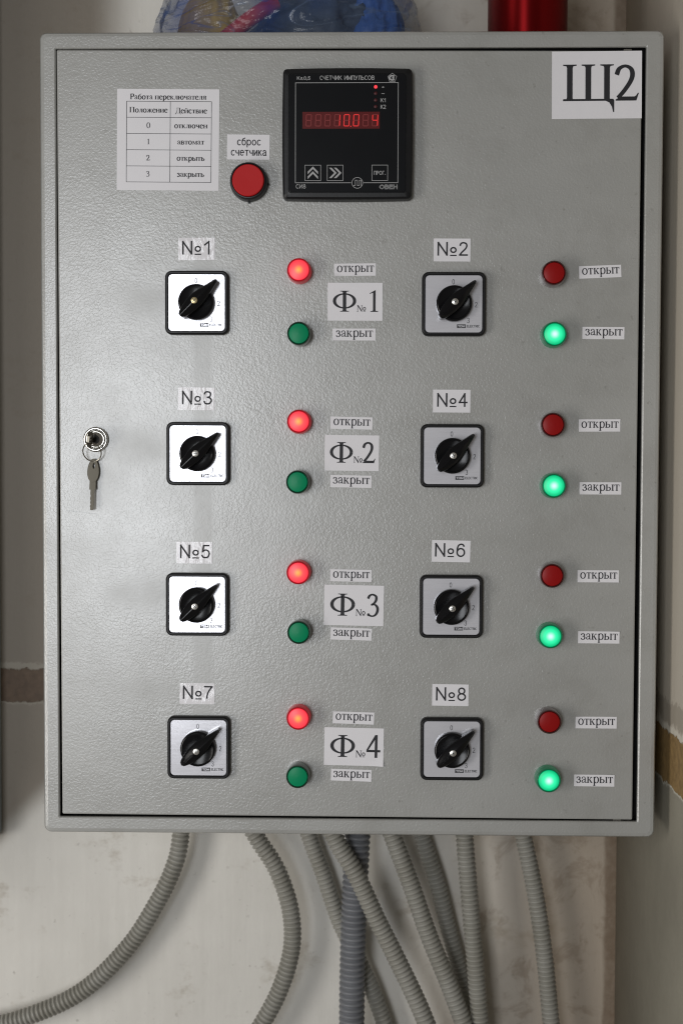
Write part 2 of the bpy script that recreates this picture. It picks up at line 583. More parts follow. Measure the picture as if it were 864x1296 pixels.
def q_spline(pts, s=None, t=None, n=8):
    return q_stroke(crom(pts, n), s, t)


def q_arc(cx, cy, rx, ry, a0=0, a1=360, s=None, t=None, n=36):
    return q_stroke([(cx + rx * math.cos(R(a0 + (a1 - a0) * k / n)), cy + ry * math.sin(R(a0 + (a1 - a0) * k / n))) for k in range(n + 1)], s, t)


def q_dot(x, y, r):
    return [[(x + r * math.cos(2 * PI * k / 14), y + r * math.sin(2 * PI * k / 14)) for k in range(14)]]


def q_rect(x0, x1, y0, y1):
    return [[(x0, y0), (x1, y0), (x1, y1), (x0, y1)]]


def q_serif(x, y, w, up=True, e=52, left=True, right=True):
    d = 1 if up else -1
    h = w / 2
    pts = []
    if left:
        pts += [(x - h, y + d * 58), (x - h - 10, y + d * 30), (x - h - e, y + d * 20), (x - h - e, y)]
    else:
        pts += [(x - h, y + d * 58), (x - h, y)]
    if right:
        pts += [(x + h + e, y), (x + h + e, y + d * 20), (x + h + 10, y + d * 30), (x + h, y + d * 58)]
    else:
        pts += [(x + h, y), (x + h, y + d * 58)]
    return [pts]


def q_stem(x, y0=0, y1=450, w=None, foot=True, head=True, e=52, hl=True, hr=True):
    w = w or S
    out = q_rect(x - w / 2, x + w / 2, y0, y1)
    if foot:
        out += q_serif(x, y0, w, True, e)
    if head:
        out += q_serif(x, y1, w, False, e, hl, hr)
    return out


def q_softsign(x, bw):
    return (q_stem(x) + q_spline([(x, 256), (x + bw * 0.45, 258), (x + bw * 0.8, 235), (x + bw, 135), (x + bw * 0.8, 38), (x + bw * 0.45, 15), (x, 15)]))


GL = {}


def glyph(ch, adv, *parts):
    GL[ch] = (adv, [p for part in parts for p in part])


def cut_font(stem, thin, cap_stem):
    global S, T, CS, GL
    S, T, CS = stem, thin, cap_stem
    GL = {}
    glyph(' ', 250)
    glyph('а', 444, q_spline([(82, 345), (130, 415), (215, 442), (295, 410), (315, 320)], 70, T), q_dot(88, 338, 40),
          q_rect(285, 360, 85, 330), q_spline([(322, 268), (215, 238), (105, 180), (78, 95), (130, 35), (220, 45), (322, 115)], 70, 42),
          q_spline([(322, 110), (335, 40), (380, 25), (435, 60)], 70, 30))
    glyph('б', 500, q_arc(250, 215, 178, 212), q_spline([(75, 200), (85, 400), (160, 530), (290, 590), (385, 615), (425, 680)], 62, 48))
    glyph('в', 472, q_stem(105), q_spline([(105, 434), (230, 434), (335, 415), (350, 345), (320, 262), (220, 242), (105, 242)], 76, T),
          q_spline([(220, 242), (350, 225), (392, 130), (350, 35), (240, 16), (105, 16)]))
    glyph('е', 444, q_rect(80, 395, 262, 296), q_arc(235, 222, 162, 222, 12, 322))
    glyph('ж', 690, q_stem(345), *[q_spline([(345 + s * 20, 225), (345 + s * 110, 250), (345 + s * 180, 400), (345 + s * 230, 425)], 40, 36) +
          q_dot(345 + s * 250, 405, 40) + [[(345 + s * 60, 235), (345 + s * 140, 262), (345 + s * 315, 20), (345 + s * 215, 20)]] +
          q_rect(345 + s * 200, 345 + s * 335, 0, 22) for s in (-1, 1)])
    glyph('з', 390, q_spline([(62, 365), (120, 428), (200, 440), (285, 400), (290, 310), (240, 252), (150, 237)]),
          q_spline([(150, 237), (260, 230), (325, 180), (320, 80), (240, 15), (140, 8), (55, 70)]), q_dot(70, 358, 38), q_dot(68, 80, 40))
    glyph('и', 535, q_stem(105), q_stem(430), [[(140, 40), (140, 85), (395, 410), (395, 365)]])
    glyph('й', 535, q_stem(105), q_stem(430), [[(140, 40), (140, 85), (395, 410), (395, 365)]],
          q_spline([(160, 640), (190, 560), (268, 530), (345, 560), (375, 640)], 50, 45))
    glyph('к', 486, q_stem(105), q_spline([(145, 228), (235, 250), (300, 390), (350, 425)], 44, 38), q_dot(375, 405, 40),
          [[(175, 240), (255, 268), (430, 22), (325, 22)]], q_rect(305, 478, 0, 22))
    glyph('л', 499, q_stem(390, hl=False), q_spline([(210, 434), (200, 250), (165, 90), (110, 20), (50, 35)], 42, 36), q_dot(50, 48, 38),
          q_rect(140, 400, 418, 450))
    glyph('м', 632, q_stem(110, w=42, e=58), q_stem(525, hl=False), [[(75, 450), (165, 450), (345, 90), (300, 0)]],
          [[(300, 0), (318, 70), (485, 450), (525, 450)]], q_rect(35, 110, 430, 450), q_rect(490, 620, 430, 450))
    glyph('н', 535, q_stem(105), q_stem(430), q_rect(120, 420, 215, 250))
    glyph('о', 500, q_arc(250, 225, 178, 219))
    glyph('п', 535, q_stem(105), q_stem(430), q_rect(120, 420, 417, 450))
    glyph('р', 500, q_stem(118, -215, 440, head=False), [[(15, 398), (160, 460), (160, 425), (75, 405), (15, 382)]],
          q_arc(268, 222, 165, 222, -152, 150))
    glyph('с', 444, q_arc(240, 222, 168, 222, 48, 322), q_dot(345, 350, 44))
    glyph('т', 437, q_stem(218, head=False), q_rect(28, 408, 416, 450), [[(28, 450), (22, 318), (42, 318), (60, 385), (105, 418)]],
          [[(408, 450), (414, 318), (394, 318), (376, 385), (331, 418)]])
    glyph('ч', 510, q_stem(400), q_stem(110, 300, 450, foot=False), q_spline([(110, 330), (125, 240), (200, 208), (300, 215), (400, 262)], 74, T))
    glyph('ы', 668, q_softsign(105, 270), q_stem(560))
    glyph('ь', 459, q_softsign(110, 275))
    glyph('ю', 745, q_stem(100), q_rect(120, 330, 215, 250), q_arc(500, 225, 172, 219))
    glyph('я', 465, q_stem(365), q_spline([(365, 434), (220, 434), (125, 410), (105, 330), (140, 245), (220, 222), (365, 222)], 76, T),
          [[(180, 225), (255, 222), (120, 20), (45, 20)]], q_rect(12, 130, 0, 22))
    glyph('Р', 556, q_stem(150, 0, 662, CS), q_spline([(150, 643), (300, 643), (430, 620), (480, 490), (430, 350), (300, 318), (150, 318)], CS, T))
    glyph('П', 722, q_stem(150, 0, 662, CS), q_stem(570, 0, 662, CS), q_rect(150, 570, 626, 662))
    glyph('Д', 682, q_rect(500, 602, 0, 662), q_spline([(245, 650), (240, 380), (190, 150), (110, 20)], 44, 40), q_rect(170, 650, 626, 662),
          q_rect(20, 665, 0, 36), [[(20, 30), (20, -160), (42, -160), (62, -60), (110, 0)]], [[(665, 30), (665, -160), (643, -160), (623, -60), (575, 0)]])
    glyph('Ф', 790, q_rect(343, 447, 0, 662), q_serif(395, 0, CS, True, 82), q_serif(395, 662, CS, False, 82), q_arc(395, 340, 312, 222, 0, 360, 98, 40, 60))
    glyph('Щ', 1010, q_rect(84, 186, 0, 662), q_rect(420, 524, 0, 662), q_rect(760, 864, 0, 662),
          q_serif(135, 662, CS, False, 70), q_serif(472, 662, CS, False, 70), q_serif(812, 662, CS, False, 70), q_rect(15, 905, 0, 36),
          q_serif(135, 0, CS, True, 70, True, False),
          [[(812, 36), (925, 36), (945, 10), (945, -205), (925, -205), (905, -110), (855, -30), (790, 0)]])
    glyph('0', 500, q_arc(250, 330, 180, 330, 0, 360, 88, 30, 48))
    glyph('1', 500, q_stem(270, 0, 640, 88, True, False, 90), [[(105, 575), (314, 678), (314, 600), (250, 600), (115, 558)]])
    glyph('2', 500, q_spline([(48, 478), (95, 590), (210, 640), (320, 590), (352, 480), (310, 350), (190, 180), (70, 50)], 92, 56),
          [[(28, 0), (428, 0), (478, 142), (456, 142), (425, 95), (395, 76), (130, 76), (28, 22)]])
    glyph('3', 500, q_spline([(58, 520), (115, 610), (215, 642), (320, 590), (330, 490), (270, 395), (165, 335)], 84, 50),
          q_spline([(165, 335), (290, 345), (375, 260), (370, 130), (290, 30), (180, 8), (70, 48)], 88, 44), q_dot(80, 48, 44))
    glyph('4', 500, q_rect(292, 378, 0, 676), q_rect(15, 475, 165, 232), [[(300, 676), (340, 676), (340, 600), (80, 232), (15, 232)]])
    glyph('№', 1010, q_rect(110, 150, 0, 662), q_rect(520, 560, 0, 662), [[(75, 662), (190, 662), (560, 90), (560, -10), (520, -10)]],
          q_rect(45, 215, 0, 22), q_rect(450, 630, 640, 662), q_rect(20, 110, 640, 662), q_arc(800, 290, 118, 160, 0, 360, 70, T), q_rect(690, 915, 20, 60))
    return GL


FONT = cut_font(92, 38, 106)
SMALL_FONT = cut_font(118, 66, 128)


def serif_text(mb, txt, em, w, m=1, cu=0, base=0, width=None, anchor='c', lift=0.0012, font=None):
    """set a line of serif lettering; returns its width in mm"""
    font = font or FONT
    tot = sum(font[c][0] for c in txt)
    k = em / 1000.0
    kx = k if width is None else width / tot
    x = cu - (tot * kx / 2 if anchor == 'c' else 0)
    i = 0
    for c in txt:
        adv, polys = font[c]
        for pl in polys:
            mb.poly([(x + px * kx, base + py * k) for px, py in pl], w + lift * (i % 9), m)
            i += 1
        x += adv * kx
    return tot * kx


def AR(cx, cy, rx, ry, a0=0, a1=360, n=28):
    return ('l', [(cx + rx * math.cos(R(a0 + (a1 - a0) * k / n)), cy + ry * math.sin(R(a0 + (a1 - a0) * k / n))) for k in range(n + 1)])


def LN(*p):
    return ('p', list(p))


def SP(*p):
    return ('l', crom(list(p), 7))


# plain lettering: one even stroke along each skeleton, cap height 1
SK = {
    ' ': [], 'N': [LN((0, 0), (0, 1)), LN((0, 1), (.62, 0)), LN((.62, 0), (.62, 1))], 'И': [LN((0, 1), (0, 0)), LN((0, 0), (.62, 1)), LN((.62, 1), (.62, 0))],
    'К': [LN((0, 0), (0, 1)), LN((.56, 1), (0, .42)), LN((.2, .6), (.6, 0))], 'С': [AR(.34, .5, .34, .5, 48, 312)], 'C': [AR(.34, .5, .34, .5, 48, 312)],
    'Ч': [LN((.55, 1), (.55, 0)), SP((0, 1), (0, .65), (.08, .48), (.25, .42), (.55, .46))], 'Е': [LN((.5, 1), (0, 1), (0, 0), (.52, 0)), LN((0, .53), (.46, .53))],
    'E': [LN((.5, 1), (0, 1), (0, 0), (.52, 0)), LN((0, .53), (.46, .53))], 'Т': [LN((0, 1), (.58, 1)), LN((.29, 1), (.29, 0))], 'T': [LN((0, 1), (.58, 1)), LN((.29, 1), (.29, 0))],
    'М': [LN((0, 0), (0, 1), (.36, .08), (.72, 1), (.72, 0))], 'M': [LN((0, 0), (0, 1), (.36, .08), (.72, 1), (.72, 0))], 'П': [LN((0, 0), (0, 1), (.56, 1), (.56, 0))],
    'У': [LN((0, 1), (.3, .32)), LN((.58, 1), (.28, .2), (.16, 0), (.02, .02))], 'Л': [LN((.56, 0), (.56, 1), (.17, 1)), SP((.17, 1), (.15, .4), (.1, .08), (0, 0))],
    'Ь': [LN((.3, 0), (0, 0), (0, 1)), SP((0, .57), (.3, .57), (.5, .45), (.5, .12), (.3, 0))], 'О': [AR(.37, .5, .37, .5)],
    'В': [LN((0, 0), (0, 1)), SP((0, 1), (.28, 1), (.46, .9), (.45, .63), (.28, .53), (0, .53)), SP((.28, .53), (.52, .42), (.52, .12), (.3, 0), (0, 0))],
    'Р': [LN((0, 0), (0, 1)), SP((0, 1), (.3, 1), (.5, .9), (.5, .57), (.3, .47), (0, .47))], 'R': [LN((0, 0), (0, 1)), SP((0, 1), (.3, 1), (.5, .9), (.5, .57), (.3, .47), (0, .47)), LN((.28, .47), (.54, 0))],
    'Г': [LN((0, 0), (0, 1), (.45, 1))], 'Н': [LN((0, 0), (0, 1)), LN((.56, 0), (.56, 1)), LN((0, .53), (.56, .53))], 'L': [LN((0, 1), (0, 0), (.46, 0))], 'I': [LN((0, 0), (0, 1))],
    'D': [LN((0, 0), (0, 1)), SP((0, 1), (.26, 1), (.5, .85), (.56, .5), (.5, .15), (.26, 0), (0, 0))], '.': [LN((0, 0), (0, .03))], ',': [LN((0, .03), (-.06, -.14))],
    '+': [LN((0, .45), (.5, .45)), LN((.25, .2), (.25, .7))], '–': [LN((0, .45), (.5, .45))],
    '0': [AR(.26, .5, .26, .5)], '1': [LN((0, .74), (.24, 1), (.24, 0))],
    '2': [SP((.02, .74), (.08, .93), (.26, 1), (.45, .92), (.5, .73), (.4, .5), (.15, .22), (0, 0)), LN((0, 0), (.53, 0))],
    '3': [SP((.02, .78), (.09, .95), (.25, 1), (.42, .93), (.46, .76), (.38, .59), (.2, .54)), SP((.2, .54), (.42, .48), (.52, .28), (.42, .06), (.25, 0), (.08, .05), (0, .24))],
    '4': [LN((.39, 0), (.39, 1), (0, .3), (.54, .3))], '5': [LN((.48, 1), (.12, 1), (.05, .5)), SP((.05, .5), (.23, .63), (.43, .56), (.52, .33), (.43, .07), (.25, 0), (.07, .06), (0, .24))],
    '6': [AR(.26, .32, .26, .32), SP((.49, .8), (.41, .96), (.27, 1), (.1, .9), (.02, .65), (0, .32))], '7': [LN((0, 1), (.52, 1)), SP((.52, 1), (.32, .68), (.2, .35), (.15, 0))],
    '8': [AR(.26, .765, .21, .235), AR(.26, .265, .26, .265)],
    'с': [AR(.25, .36, .25, .36, 42, 318)], 'о': [AR(.25, .36, .25, .36)], 'o': [AR(.25, .36, .25, .36)], 'б': [AR(.25, .35, .25, .35), SP((0, .35), (.03, .68), (.14, .88), (.34, .95), (.45, 1.04))],
    'р': [LN((0, .72), (0, -.28)), AR(.26, .36, .26, .36)], 'ч': [LN((.42, .72), (.42, 0)), SP((0, .72), (0, .5), (.07, .36), (.2, .31), (.42, .35))],
    'е': [LN((0, .38), (.5, .38)), AR(.25, .36, .25, .36, 4, 318)], 'т': [LN((0, .72), (.44, .72)), LN((.22, .72), (.22, 0))], 'и': [LN((0, .72), (0, 0)), LN((0, 0), (.42, .72)), LN((.42, .72), (.42, 0))],
    'к': [LN((0, 0), (0, .72)), LN((.38, .72), (0, .3)), LN((.14, .43), (.41, 0))], 'л': [LN((.44, 0), (.44, .72), (.14, .72)), SP((.14, .72), (.12, .3), (.08, .06), (0, 0))],
    'а': [SP((.02, .52), (.08, .67), (.22, .72), (.37, .66), (.41, .5)), LN((.41, .5), (.41, .1), (.46, 0)), SP((.41, .42), (.2, .38), (.03, .3), (0, .17), (.06, .04), (.18, 0), (.33, .06), (.41, .2))],
}


def sans_text(mb, txt, cu, cv, width, height, w, m=1, stroke=None, gap=0.24):
    """plain lettering fitted into width x height (cap height, stroke included) centred on cu, cv"""
    st = stroke if stroke else height * 0.125
    ext = []
    x = 0.0
    for c in txt:
        xs = [p[0] for _, pl in SK[c] for p in pl] or [0, 0.2]
        ext.append(x - min(xs))
        x += max(xs) - min(xs) + gap
    tot = max(x - gap, 0.01)
    low = any(c in 'сборчетикал' for c in txt) and not any(c.isupper() or c.isdigit() for c in txt)
    kx = (width - st) / tot
    ky = height - st if not low else (height - st) / 0.72
    base = cv - height / 2 + st / 2
    q = 0
    for c, x0 in zip(txt, ext):
        for kind, pl in SK[c]:
            P = [(cu - width / 2 + st / 2 + (px + x0) * kx, base + py * ky) for px, py in pl]
            if kind == 'l':
                for pg in q_stroke(P, st, st):
                    mb.poly(pg, w + 0.001 * (q % 5), m)
                q += 1
            else:
                for a, b in zip(P, P[1:]):
                    d = math.hypot(b[0] - a[0], b[1] - a[1]) or 1e-6
                    ex, ey = (b[0] - a[0]) / d * st / 2, (b[1] - a[1]) / d * st / 2
                    mb.poly([(a[0] - ex - ey, a[1] - ey + ex), (a[0] - ex + ey, a[1] - ey - ex), (b[0] + ex + ey, b[1] + ey - ex), (b[0] + ex - ey, b[1] + ey + ex)], w + 0.001 * (q % 5), m)
                    q += 1


def paper(mb, w, h, m=0, lift=None, wave=0.12, seed=0, n=8):
    """thin sheet, slightly wavy; lift = {(sx, sy): mm} curls a corner up"""
    lift = lift or {}
    top = []
    for j in range(n + 1):
        row = []
        for i in range(n + 1):
            a, b = i / n * 2 - 1, j / n * 2 - 1
            z = 0.22 + wave * noise.noise((a * 1.3 + seed * 7.1, b * 1.1, seed)) * max(abs(a), abs(b)) ** 3
            for (sx, sy), mm in lift.items():
                d = max(0, (a * sx + b * sy) - 1.45) / 0.55
                z += mm * d * d
            row.append(mb.vert(a * w / 2, b * h / 2, max(z, 0.12)))
        top.append(row)
    for j in range(n):
        for i in range(n):
            mb.face((top[j][i], top[j][i + 1], top[j + 1][i + 1], top[j + 1][i]), m)
    rim = top[0] + [top[j][n] for j in range(1, n + 1)] + top[n][-2::-1] + [top[j][0] for j in range(n - 1, 0, -1)]
    low = [mb.vert(mb.v[k][0] * 1000, mb.v[k][2] * 1000, -mb.v[k][1] * 1000 - 0.11) for k in rim]
    for i in range(len(rim)):
        j = (i + 1) % len(rim)
        mb.face((rim[i], rim[j], low[j], low[i]), m)


TXT = 0.42   # how far the ink stands off the door (the sheets wave below it)

# ------------------------------------------------------------------ the setting: two walls meeting in a corner
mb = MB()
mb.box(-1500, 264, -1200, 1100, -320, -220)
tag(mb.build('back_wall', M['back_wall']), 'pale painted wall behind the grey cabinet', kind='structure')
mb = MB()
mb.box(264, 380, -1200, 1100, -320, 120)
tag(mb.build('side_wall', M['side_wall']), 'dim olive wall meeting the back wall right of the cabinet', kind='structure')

# ------------------------------------------------------------------ the neighbouring cabinet, only its edge in view
nb = bpy.data.objects.new('neighbour_cabinet', None)
COL.objects.link(nb)
nb.location = (-0.55, 0.22, -0.36)
tag(nb, 'edge of another grey cabinet at the left border of the photo', 'cabinet')
mb = MB()
mb.slab(400, 900, 6, [(0, -10), (0, 28), (1.5, 31), (5, 32)])
nb_frame = mb.build('flange', M['neighbour_paint'], loc=(0, 0, 0))
nb_frame.location = (-0.5392, 0.22, 0.0560)
nb_frame.parent = nb
nb_frame.matrix_parent_inverse = nb.matrix_world.inverted()
nb_frame.location = (-0.5500 + 0.55, 0, 0.0560 + 0.36)
nb_frame.matrix_parent_inverse.identity()
mb = MB()
mb.slab(320, 880, 6, [(0, 32), (0, 215), (1.5, 218.5), (5, 220)])
o = mb.build('door', M['neighbour_paint'], nb)  # unseen deep body, added to cast shade into the gap between the cabinets
o.location = (-0.5960 + 0.55, 0, 0.0560 + 0.36)

# ------------------------------------------------------------------ the cabinet
cab = bpy.data.objects.new('control_cabinet', None)
COL.objects.link(cab)
cab.location = (0, 0.22, -0.325)
tag(cab, 'grey wall-mounted steel control cabinet with switches, indicator lamps and paper labels', 'control cabinet')
OFF = Vector((0, -0.22, 0.325))     # parts are laid out from the middle of the front


def part(mb, name, mats, loc=(0, 0, 0), tilt=0, label=None, parent=None, sharp=32):
    o = mb.build(name, mats, None, loc, tilt, sharp)
    if parent is None:
        o.location = o.location + OFF
        o.parent = cab
    else:
        o.parent = parent
    if label:
        o['label'] = label
    return o


mb = MB()
W, H = 500, 650
loops = [rrect(W, H, 6, -220), rrect(W, H, 6, -4), rrect(W - 1.0, H - 1.0, 5.6, -1.8), rrect(W - 3.4, H - 3.4, 5, -0.4), rrect(W - 8, H - 8, 4, 0)]
ow, oh = 471.5, 622.8
loops += [rrect(ow + 2.6, oh + 2.6, 1.6, 0, -0.6, 0), rrect(ow + 0.8, oh + 0.8, 1.0, -0.6, -0.6, 0), rrect(ow, oh, 0.8, -2.2, -0.6, 0), rrect(ow + 0.2, oh + 0.2, 0.8, -2.8, -0.6, 0), rrect(ow + 17, oh + 17, 0.8, -3.0, -0.6, 0), rrect(ow + 17, oh + 17, 0.8, -34, -0.6, 0)]
mb.loft(loops, 0, True, True)
part(mb, 'body', M['body_paint'])

# black sealing strip at the bottom of the gap round the door
mb = MB()
mb.loft([rrect(ow + 16, oh + 16, 1, -33.9, -0.6, 0), rrect(ow + 16, oh + 16, 1, -22, -0.6, 0), rrect(ow - 30, oh - 30, 1, -22, -0.6, 0), rrect(ow - 30, oh - 30, 1, -33.9, -0.6, 0)], 0, False, False)
part(mb, 'gasket', M['rubber'])

# the door sits a touch askew in its opening: a wider gap on the hinge side
C4 = [(232.3, 308.9), (-236.2, 311.0), (-234.8, -309.7), (231.8, -310.5)]


def door_loop(i, z, r):
    out = []
    cx = sum(c[0] for c in C4) / 4
    cy = sum(c[1] for c in C4) / 4
    for k, (x, y) in enumerate(C4):
        sx, sy = (1 if x > cx else -1), (1 if y > cy else -1)
        for j in range(4):
            a = R(k * 90 + 30 * j)
            out.append((x - sx * (i + r) + r * math.cos(a), y - sy * (i + r) + r * math.sin(a), z))
    return out


mb = MB()
mb.loft([door_loop(0, -16, 1.2), door_loop(0, -2.6, 1.2), door_loop(0.35, -1.5, 1.0), door_loop(1.3, -1.0, 0.8)], 0, True, True)
part(mb, 'door', M['door_paint'])
DW = -1.0    # the face of the door

# hinge pins showing at the two right corners
for (u, v) in ((221.0, 310.2), (219.5, -311.4)):
    mb = MB()
    mb.tube([(-3.2, 0, -4), (3.2, 0, -4)], 0.9, 10)
    part(mb, 'hinge_pin', M['chrome'], (u, v, 0))

# ------------------------------------------------------------------ rotary switches
SW = [(-122.8, 108.2, 45.0, 'brass'), (83.4, 107.3, 46.0, 'steel'), (-122.0, -13.1, 43.5, 'steel'), (82.9, -14.3, 45.5, 'steel'),
      (-122.7, -135.5, 44.5, 'steel'), (82.9, -136.1, 44.0, 'steel'), (-121.7, -252.6, 43.0, 'steel'), (84.2, -252.3, 44.0, 'steel')]


def rotary_switch(u, v, ang, metal, num):
    mb = MB()
    mb.slab(51, 51, 5.2, [(0, 0), (0, 4.6), (0.5, 5.5), (1.2, 5.9), (2.0, 5.9), (2.45, 5.4), (2.5, 4.6)], cap1=True)
    fr = part(mb, 'rotary_switch', M['black_plastic'], (u, v, DW),
              label='rotary switch under the paper label №%d' % num)
    mb = MB()
    mb.slab(45.6, 45.6, 3.4, [(0, 4.5), (0, 4.9), (0.25, 5.1)])
    z = 5.13
    for ch, x, y in (('0', -0.5, 17.6), ('2', 17.8, -0.6), ('3', 11.6, -13.2)):
        sans_text(mb, ch, x, y, 2.0, 4.2, z, 1, 0.42)
    mb.box(2.6, 9.6, -19.3, -16.3, 5.0, 5.14, 1)
    sans_text(mb, 'TDM', 6.1, -17.8, 5.6, 1.8, 5.18, 2, 0.42)
    sans_text(mb, 'ELECTRIC', 15.5, -17.8, 10.2, 2.0, z, 1, 0.36)
    part(mb, 'plate', [M['brushed'], M['grey_ink'], M['brushed']], parent=fr)
    mb = MB()
    mb.lathe([(14.4, 5.0), (14.4, 9.0), (14.2, 10.2), (13.6, 11.0), (12.9, 11.2), (12.5, 11.0), (12.2, 10.8), (0.5, 11.3)], 64)
    # the pointer: a tapered bar, narrow at the tip, widest at the spindle
    a = R(ang)
    prof = [(-16.8, 0.7), (-16.2, 2.2), (-14.4, 3.3), (-10, 4.8), (-4, 5.8), (2, 5.9), (7, 5.2), (12, 4.0), (17, 2.8), (22.4, 1.6), (23.8, 1.0), (24.2, 0.3)]
    zt = lambda s: 19.0 if s < 3 else 19.0 - (s - 3) * 0.11
    lay = []
    for dz, sc in ((None, 1.0), (3.0, 0.98), (2.4, 0.93), (1.5, 0.62), (0.5, 0.22), (0.15, 0.06)):
        lp = []
        for s, h in prof:
            lp.append((s, h * sc, 7.2 if dz is None else zt(s) - dz))
        for s, h in reversed(prof):
            lp.append((s, -h * sc, 7.2 if dz is None else zt(s) - dz))
        lp = [(s * (1 if dz is None else 0.995 - 0.01 * (sc < 0.9)), t, zz) for s, t, zz in lp]
        lay.append([(s * math.cos(a) - t * math.sin(a), s * math.sin(a) + t * math.cos(a), zz) for s, t, zz in lp])
    mb.loft(lay, 0, False, False)
    top = lay[-1]
    n = len(prof)
    ids = [mb.vert(*p) for p in top]
    for i in range(n - 1):
        mb.face((ids[i], ids[i + 1], ids[2 * n - 2 - i], ids[2 * n - 1 - i]))
    # two moulded ribs on the tail of the pointer
    for off in (-0.7, 0.7):
        p0 = (-13.0, off)
        p1 = (-4.5, off)
        pts = [(s * math.cos(a) - t * math.sin(a), s * math.sin(a) + t * math.cos(a), 18.75) for s, t in (p0, p1)]
        mb.tube(pts, 0.28, 8)
    kn = part(mb, 'knob', M['gloss_black'], parent=fr, sharp=40)
    mb = MB()
    mb.lathe([(2.55, 18.6), (2.55, 19.35), (2.1, 19.65), (0.2, 19.75)], 24)
    cr = R(20 + num * 23)
    for q in (0, PI / 2):
        dx, dy = math.cos(cr + q), math.sin(cr + q)
        mb.poly([(1.6 * dx - 0.26 * dy, 1.6 * dy + 0.26 * dx), (-1.6 * dx - 0.26 * dy, -1.6 * dy + 0.26 * dx),
                 (-1.6 * dx + 0.26 * dy, -1.6 * dy - 0.26 * dx), (1.6 * dx + 0.26 * dy, 1.6 * dy - 0.26 * dx)], 19.80 + q * 0.004, 1)
    part(mb, 'screw', [M['screw_brass' if metal == 'brass' else 'screw_steel'], M['dark_slot']], parent=fr)
    return fr


for i, (u, v, a, mt) in enumerate(SW):
    rotary_switch(u, v, a, mt, i + 1)

# ------------------------------------------------------------------ indicator lamps
LAMPS = [(-40.5, 133.4, 'red', 1), (-40.4, 83.0, 'green', 0), (162.2, 131.1, 'red', 0), (163.1, 82.7, 'green', 1),
         (-40.3, 12.8, 'red', 1), (-41.1, -35.7, 'green', 0), (162.6, 10.7, 'red', 0), (163.7, -38.0, 'green', 1),
         (-40.5, -108.7, 'red', 1), (-39.9, -157.0, 'green', 0), (163.1, -110.1, 'red', 0), (162.1, -158.9, 'green', 1),
         (-40.3, -226.7, 'red', 1), (-40.6, -274.3, 'green', 0), (162.0, -228.1, 'red', 0), (161.9, -275.7, 'green', 1)]
for i, (u, v, c, lit) in enumerate(LAMPS):
    col, row = (i % 4) // 2, i // 4
    k = 1.04 if col else 1.0
    side = 'right' if col else 'left'
    mb = MB()
    mb.lathe([(9.9 * k, 0), (9.9 * k, 5.0), (9.7 * k, 6.6), (9.5 * k, 10.2), (9.2 * k, 11.4), (8.6 * k, 11.9), (8.2 * k, 11.5), (8.1 * k, 10.4), (7.6 * k, 10.2)], 56)
    nm = 'bezel_lit' if lit else 'bezel_off'
    lamp = part(mb, 'indicator_lamp', M['%s_%s' % (c, nm)], (u, v, DW),
                label='%s %s indicator lamp in the %s column, beside switch №%d' % ('lit' if lit else 'unlit', c, side, row * 2 + col + 1))
    mb = MB()
    mb.lathe([(8.05 * k, 9.6), (8.05 * k, 10.9), (7.7 * k, 11.5), (6.0 * k, 11.9), (3.0 * k, 12.2), (0.2, 12.3)], 48)
    part(mb, 'lens', M['%s_%s' % (c, 'glow' if lit else 'off')], parent=lamp)

# ------------------------------------------------------------------ reset push button
mb = MB()
mb.lathe([(15.3, 0), (15.3, 3.2), (14.9, 6.2), (14.6, 8.4), (14.0, 9.3), (13.3, 9.4), (12.9, 8.8), (12.8, 6.5)], 64)
mb.box(-0.8, 0.8, -16.6, -15, 0, 2.0)
mb.box(15, 16.3, -2.2, -0.6, 0, 2.0)
btn = part(mb, 'push_button', M['black_plastic'], (-81.0, 204.6, DW), label='round red push button in a black ring, below the two-line label')
mb = MB()
mb.lathe([(12.75, 6.5), (12.75, 9.4), (12.5, 10.1), (11.9, 10.5), (0.2, 10.3)], 64)
part(mb, 'button_cap', M['red_cap'], parent=btn)

# ------------------------------------------------------------------ pulse counter
mb = MB()


def bulged(w, h, r, z, bow):
    out = []
    for (x, y, zz) in rrect(w, h, r, z, n=4):
        out.append((x, y, zz))
    # subdivide the sides so that they can bow outwards a little
    res = []
    n = len(out)
    for i in range(n):
        a, b = out[i], out[(i + 1) % n]
        res.append(a)
        if math.hypot(a[0] - b[0], a[1] - b[1]) > w * 0.4:
            for k in range(1, 10):
                t = k / 10
                x, y = a[0] + (b[0] - a[0]) * t, a[1] + (b[1] - a[1]) * t
                bo = bow * 4 * t * (1 - t)
                if abs(a[0] - b[0]) < 1:
                    x += math.copysign(bo, x)
                else:
                    y += math.copysign(bo, y)
                res.append((x, y, z))
    return res


mb.loft([bulged(103, 103, 3.4, 0, 0.6), bulged(103, 103, 3.4, 5.5, 0.6), bulged(102.2, 102.2, 3.2, 8.2, 0.6), bulged(99.5, 99.5, 3, 9.6, 0.3),
         bulged(94, 94, 2.5, 10.0, 0.0), bulged(93.2, 93.2, 2.2, 9.5, 0)], 0, False, True)
cnt = part(mb, 'pulse_counter', M['black_plastic'], (-2.1, 241.3, DW), label='square black digital pulse counter with red display')
PX = 104.2 / 163.4 * 0.985 / 4.8     # photo-zoom unit on the counter face, in mm


def cz(x, y):
    return ((x - 430) * PX, (432 - y) * PX)


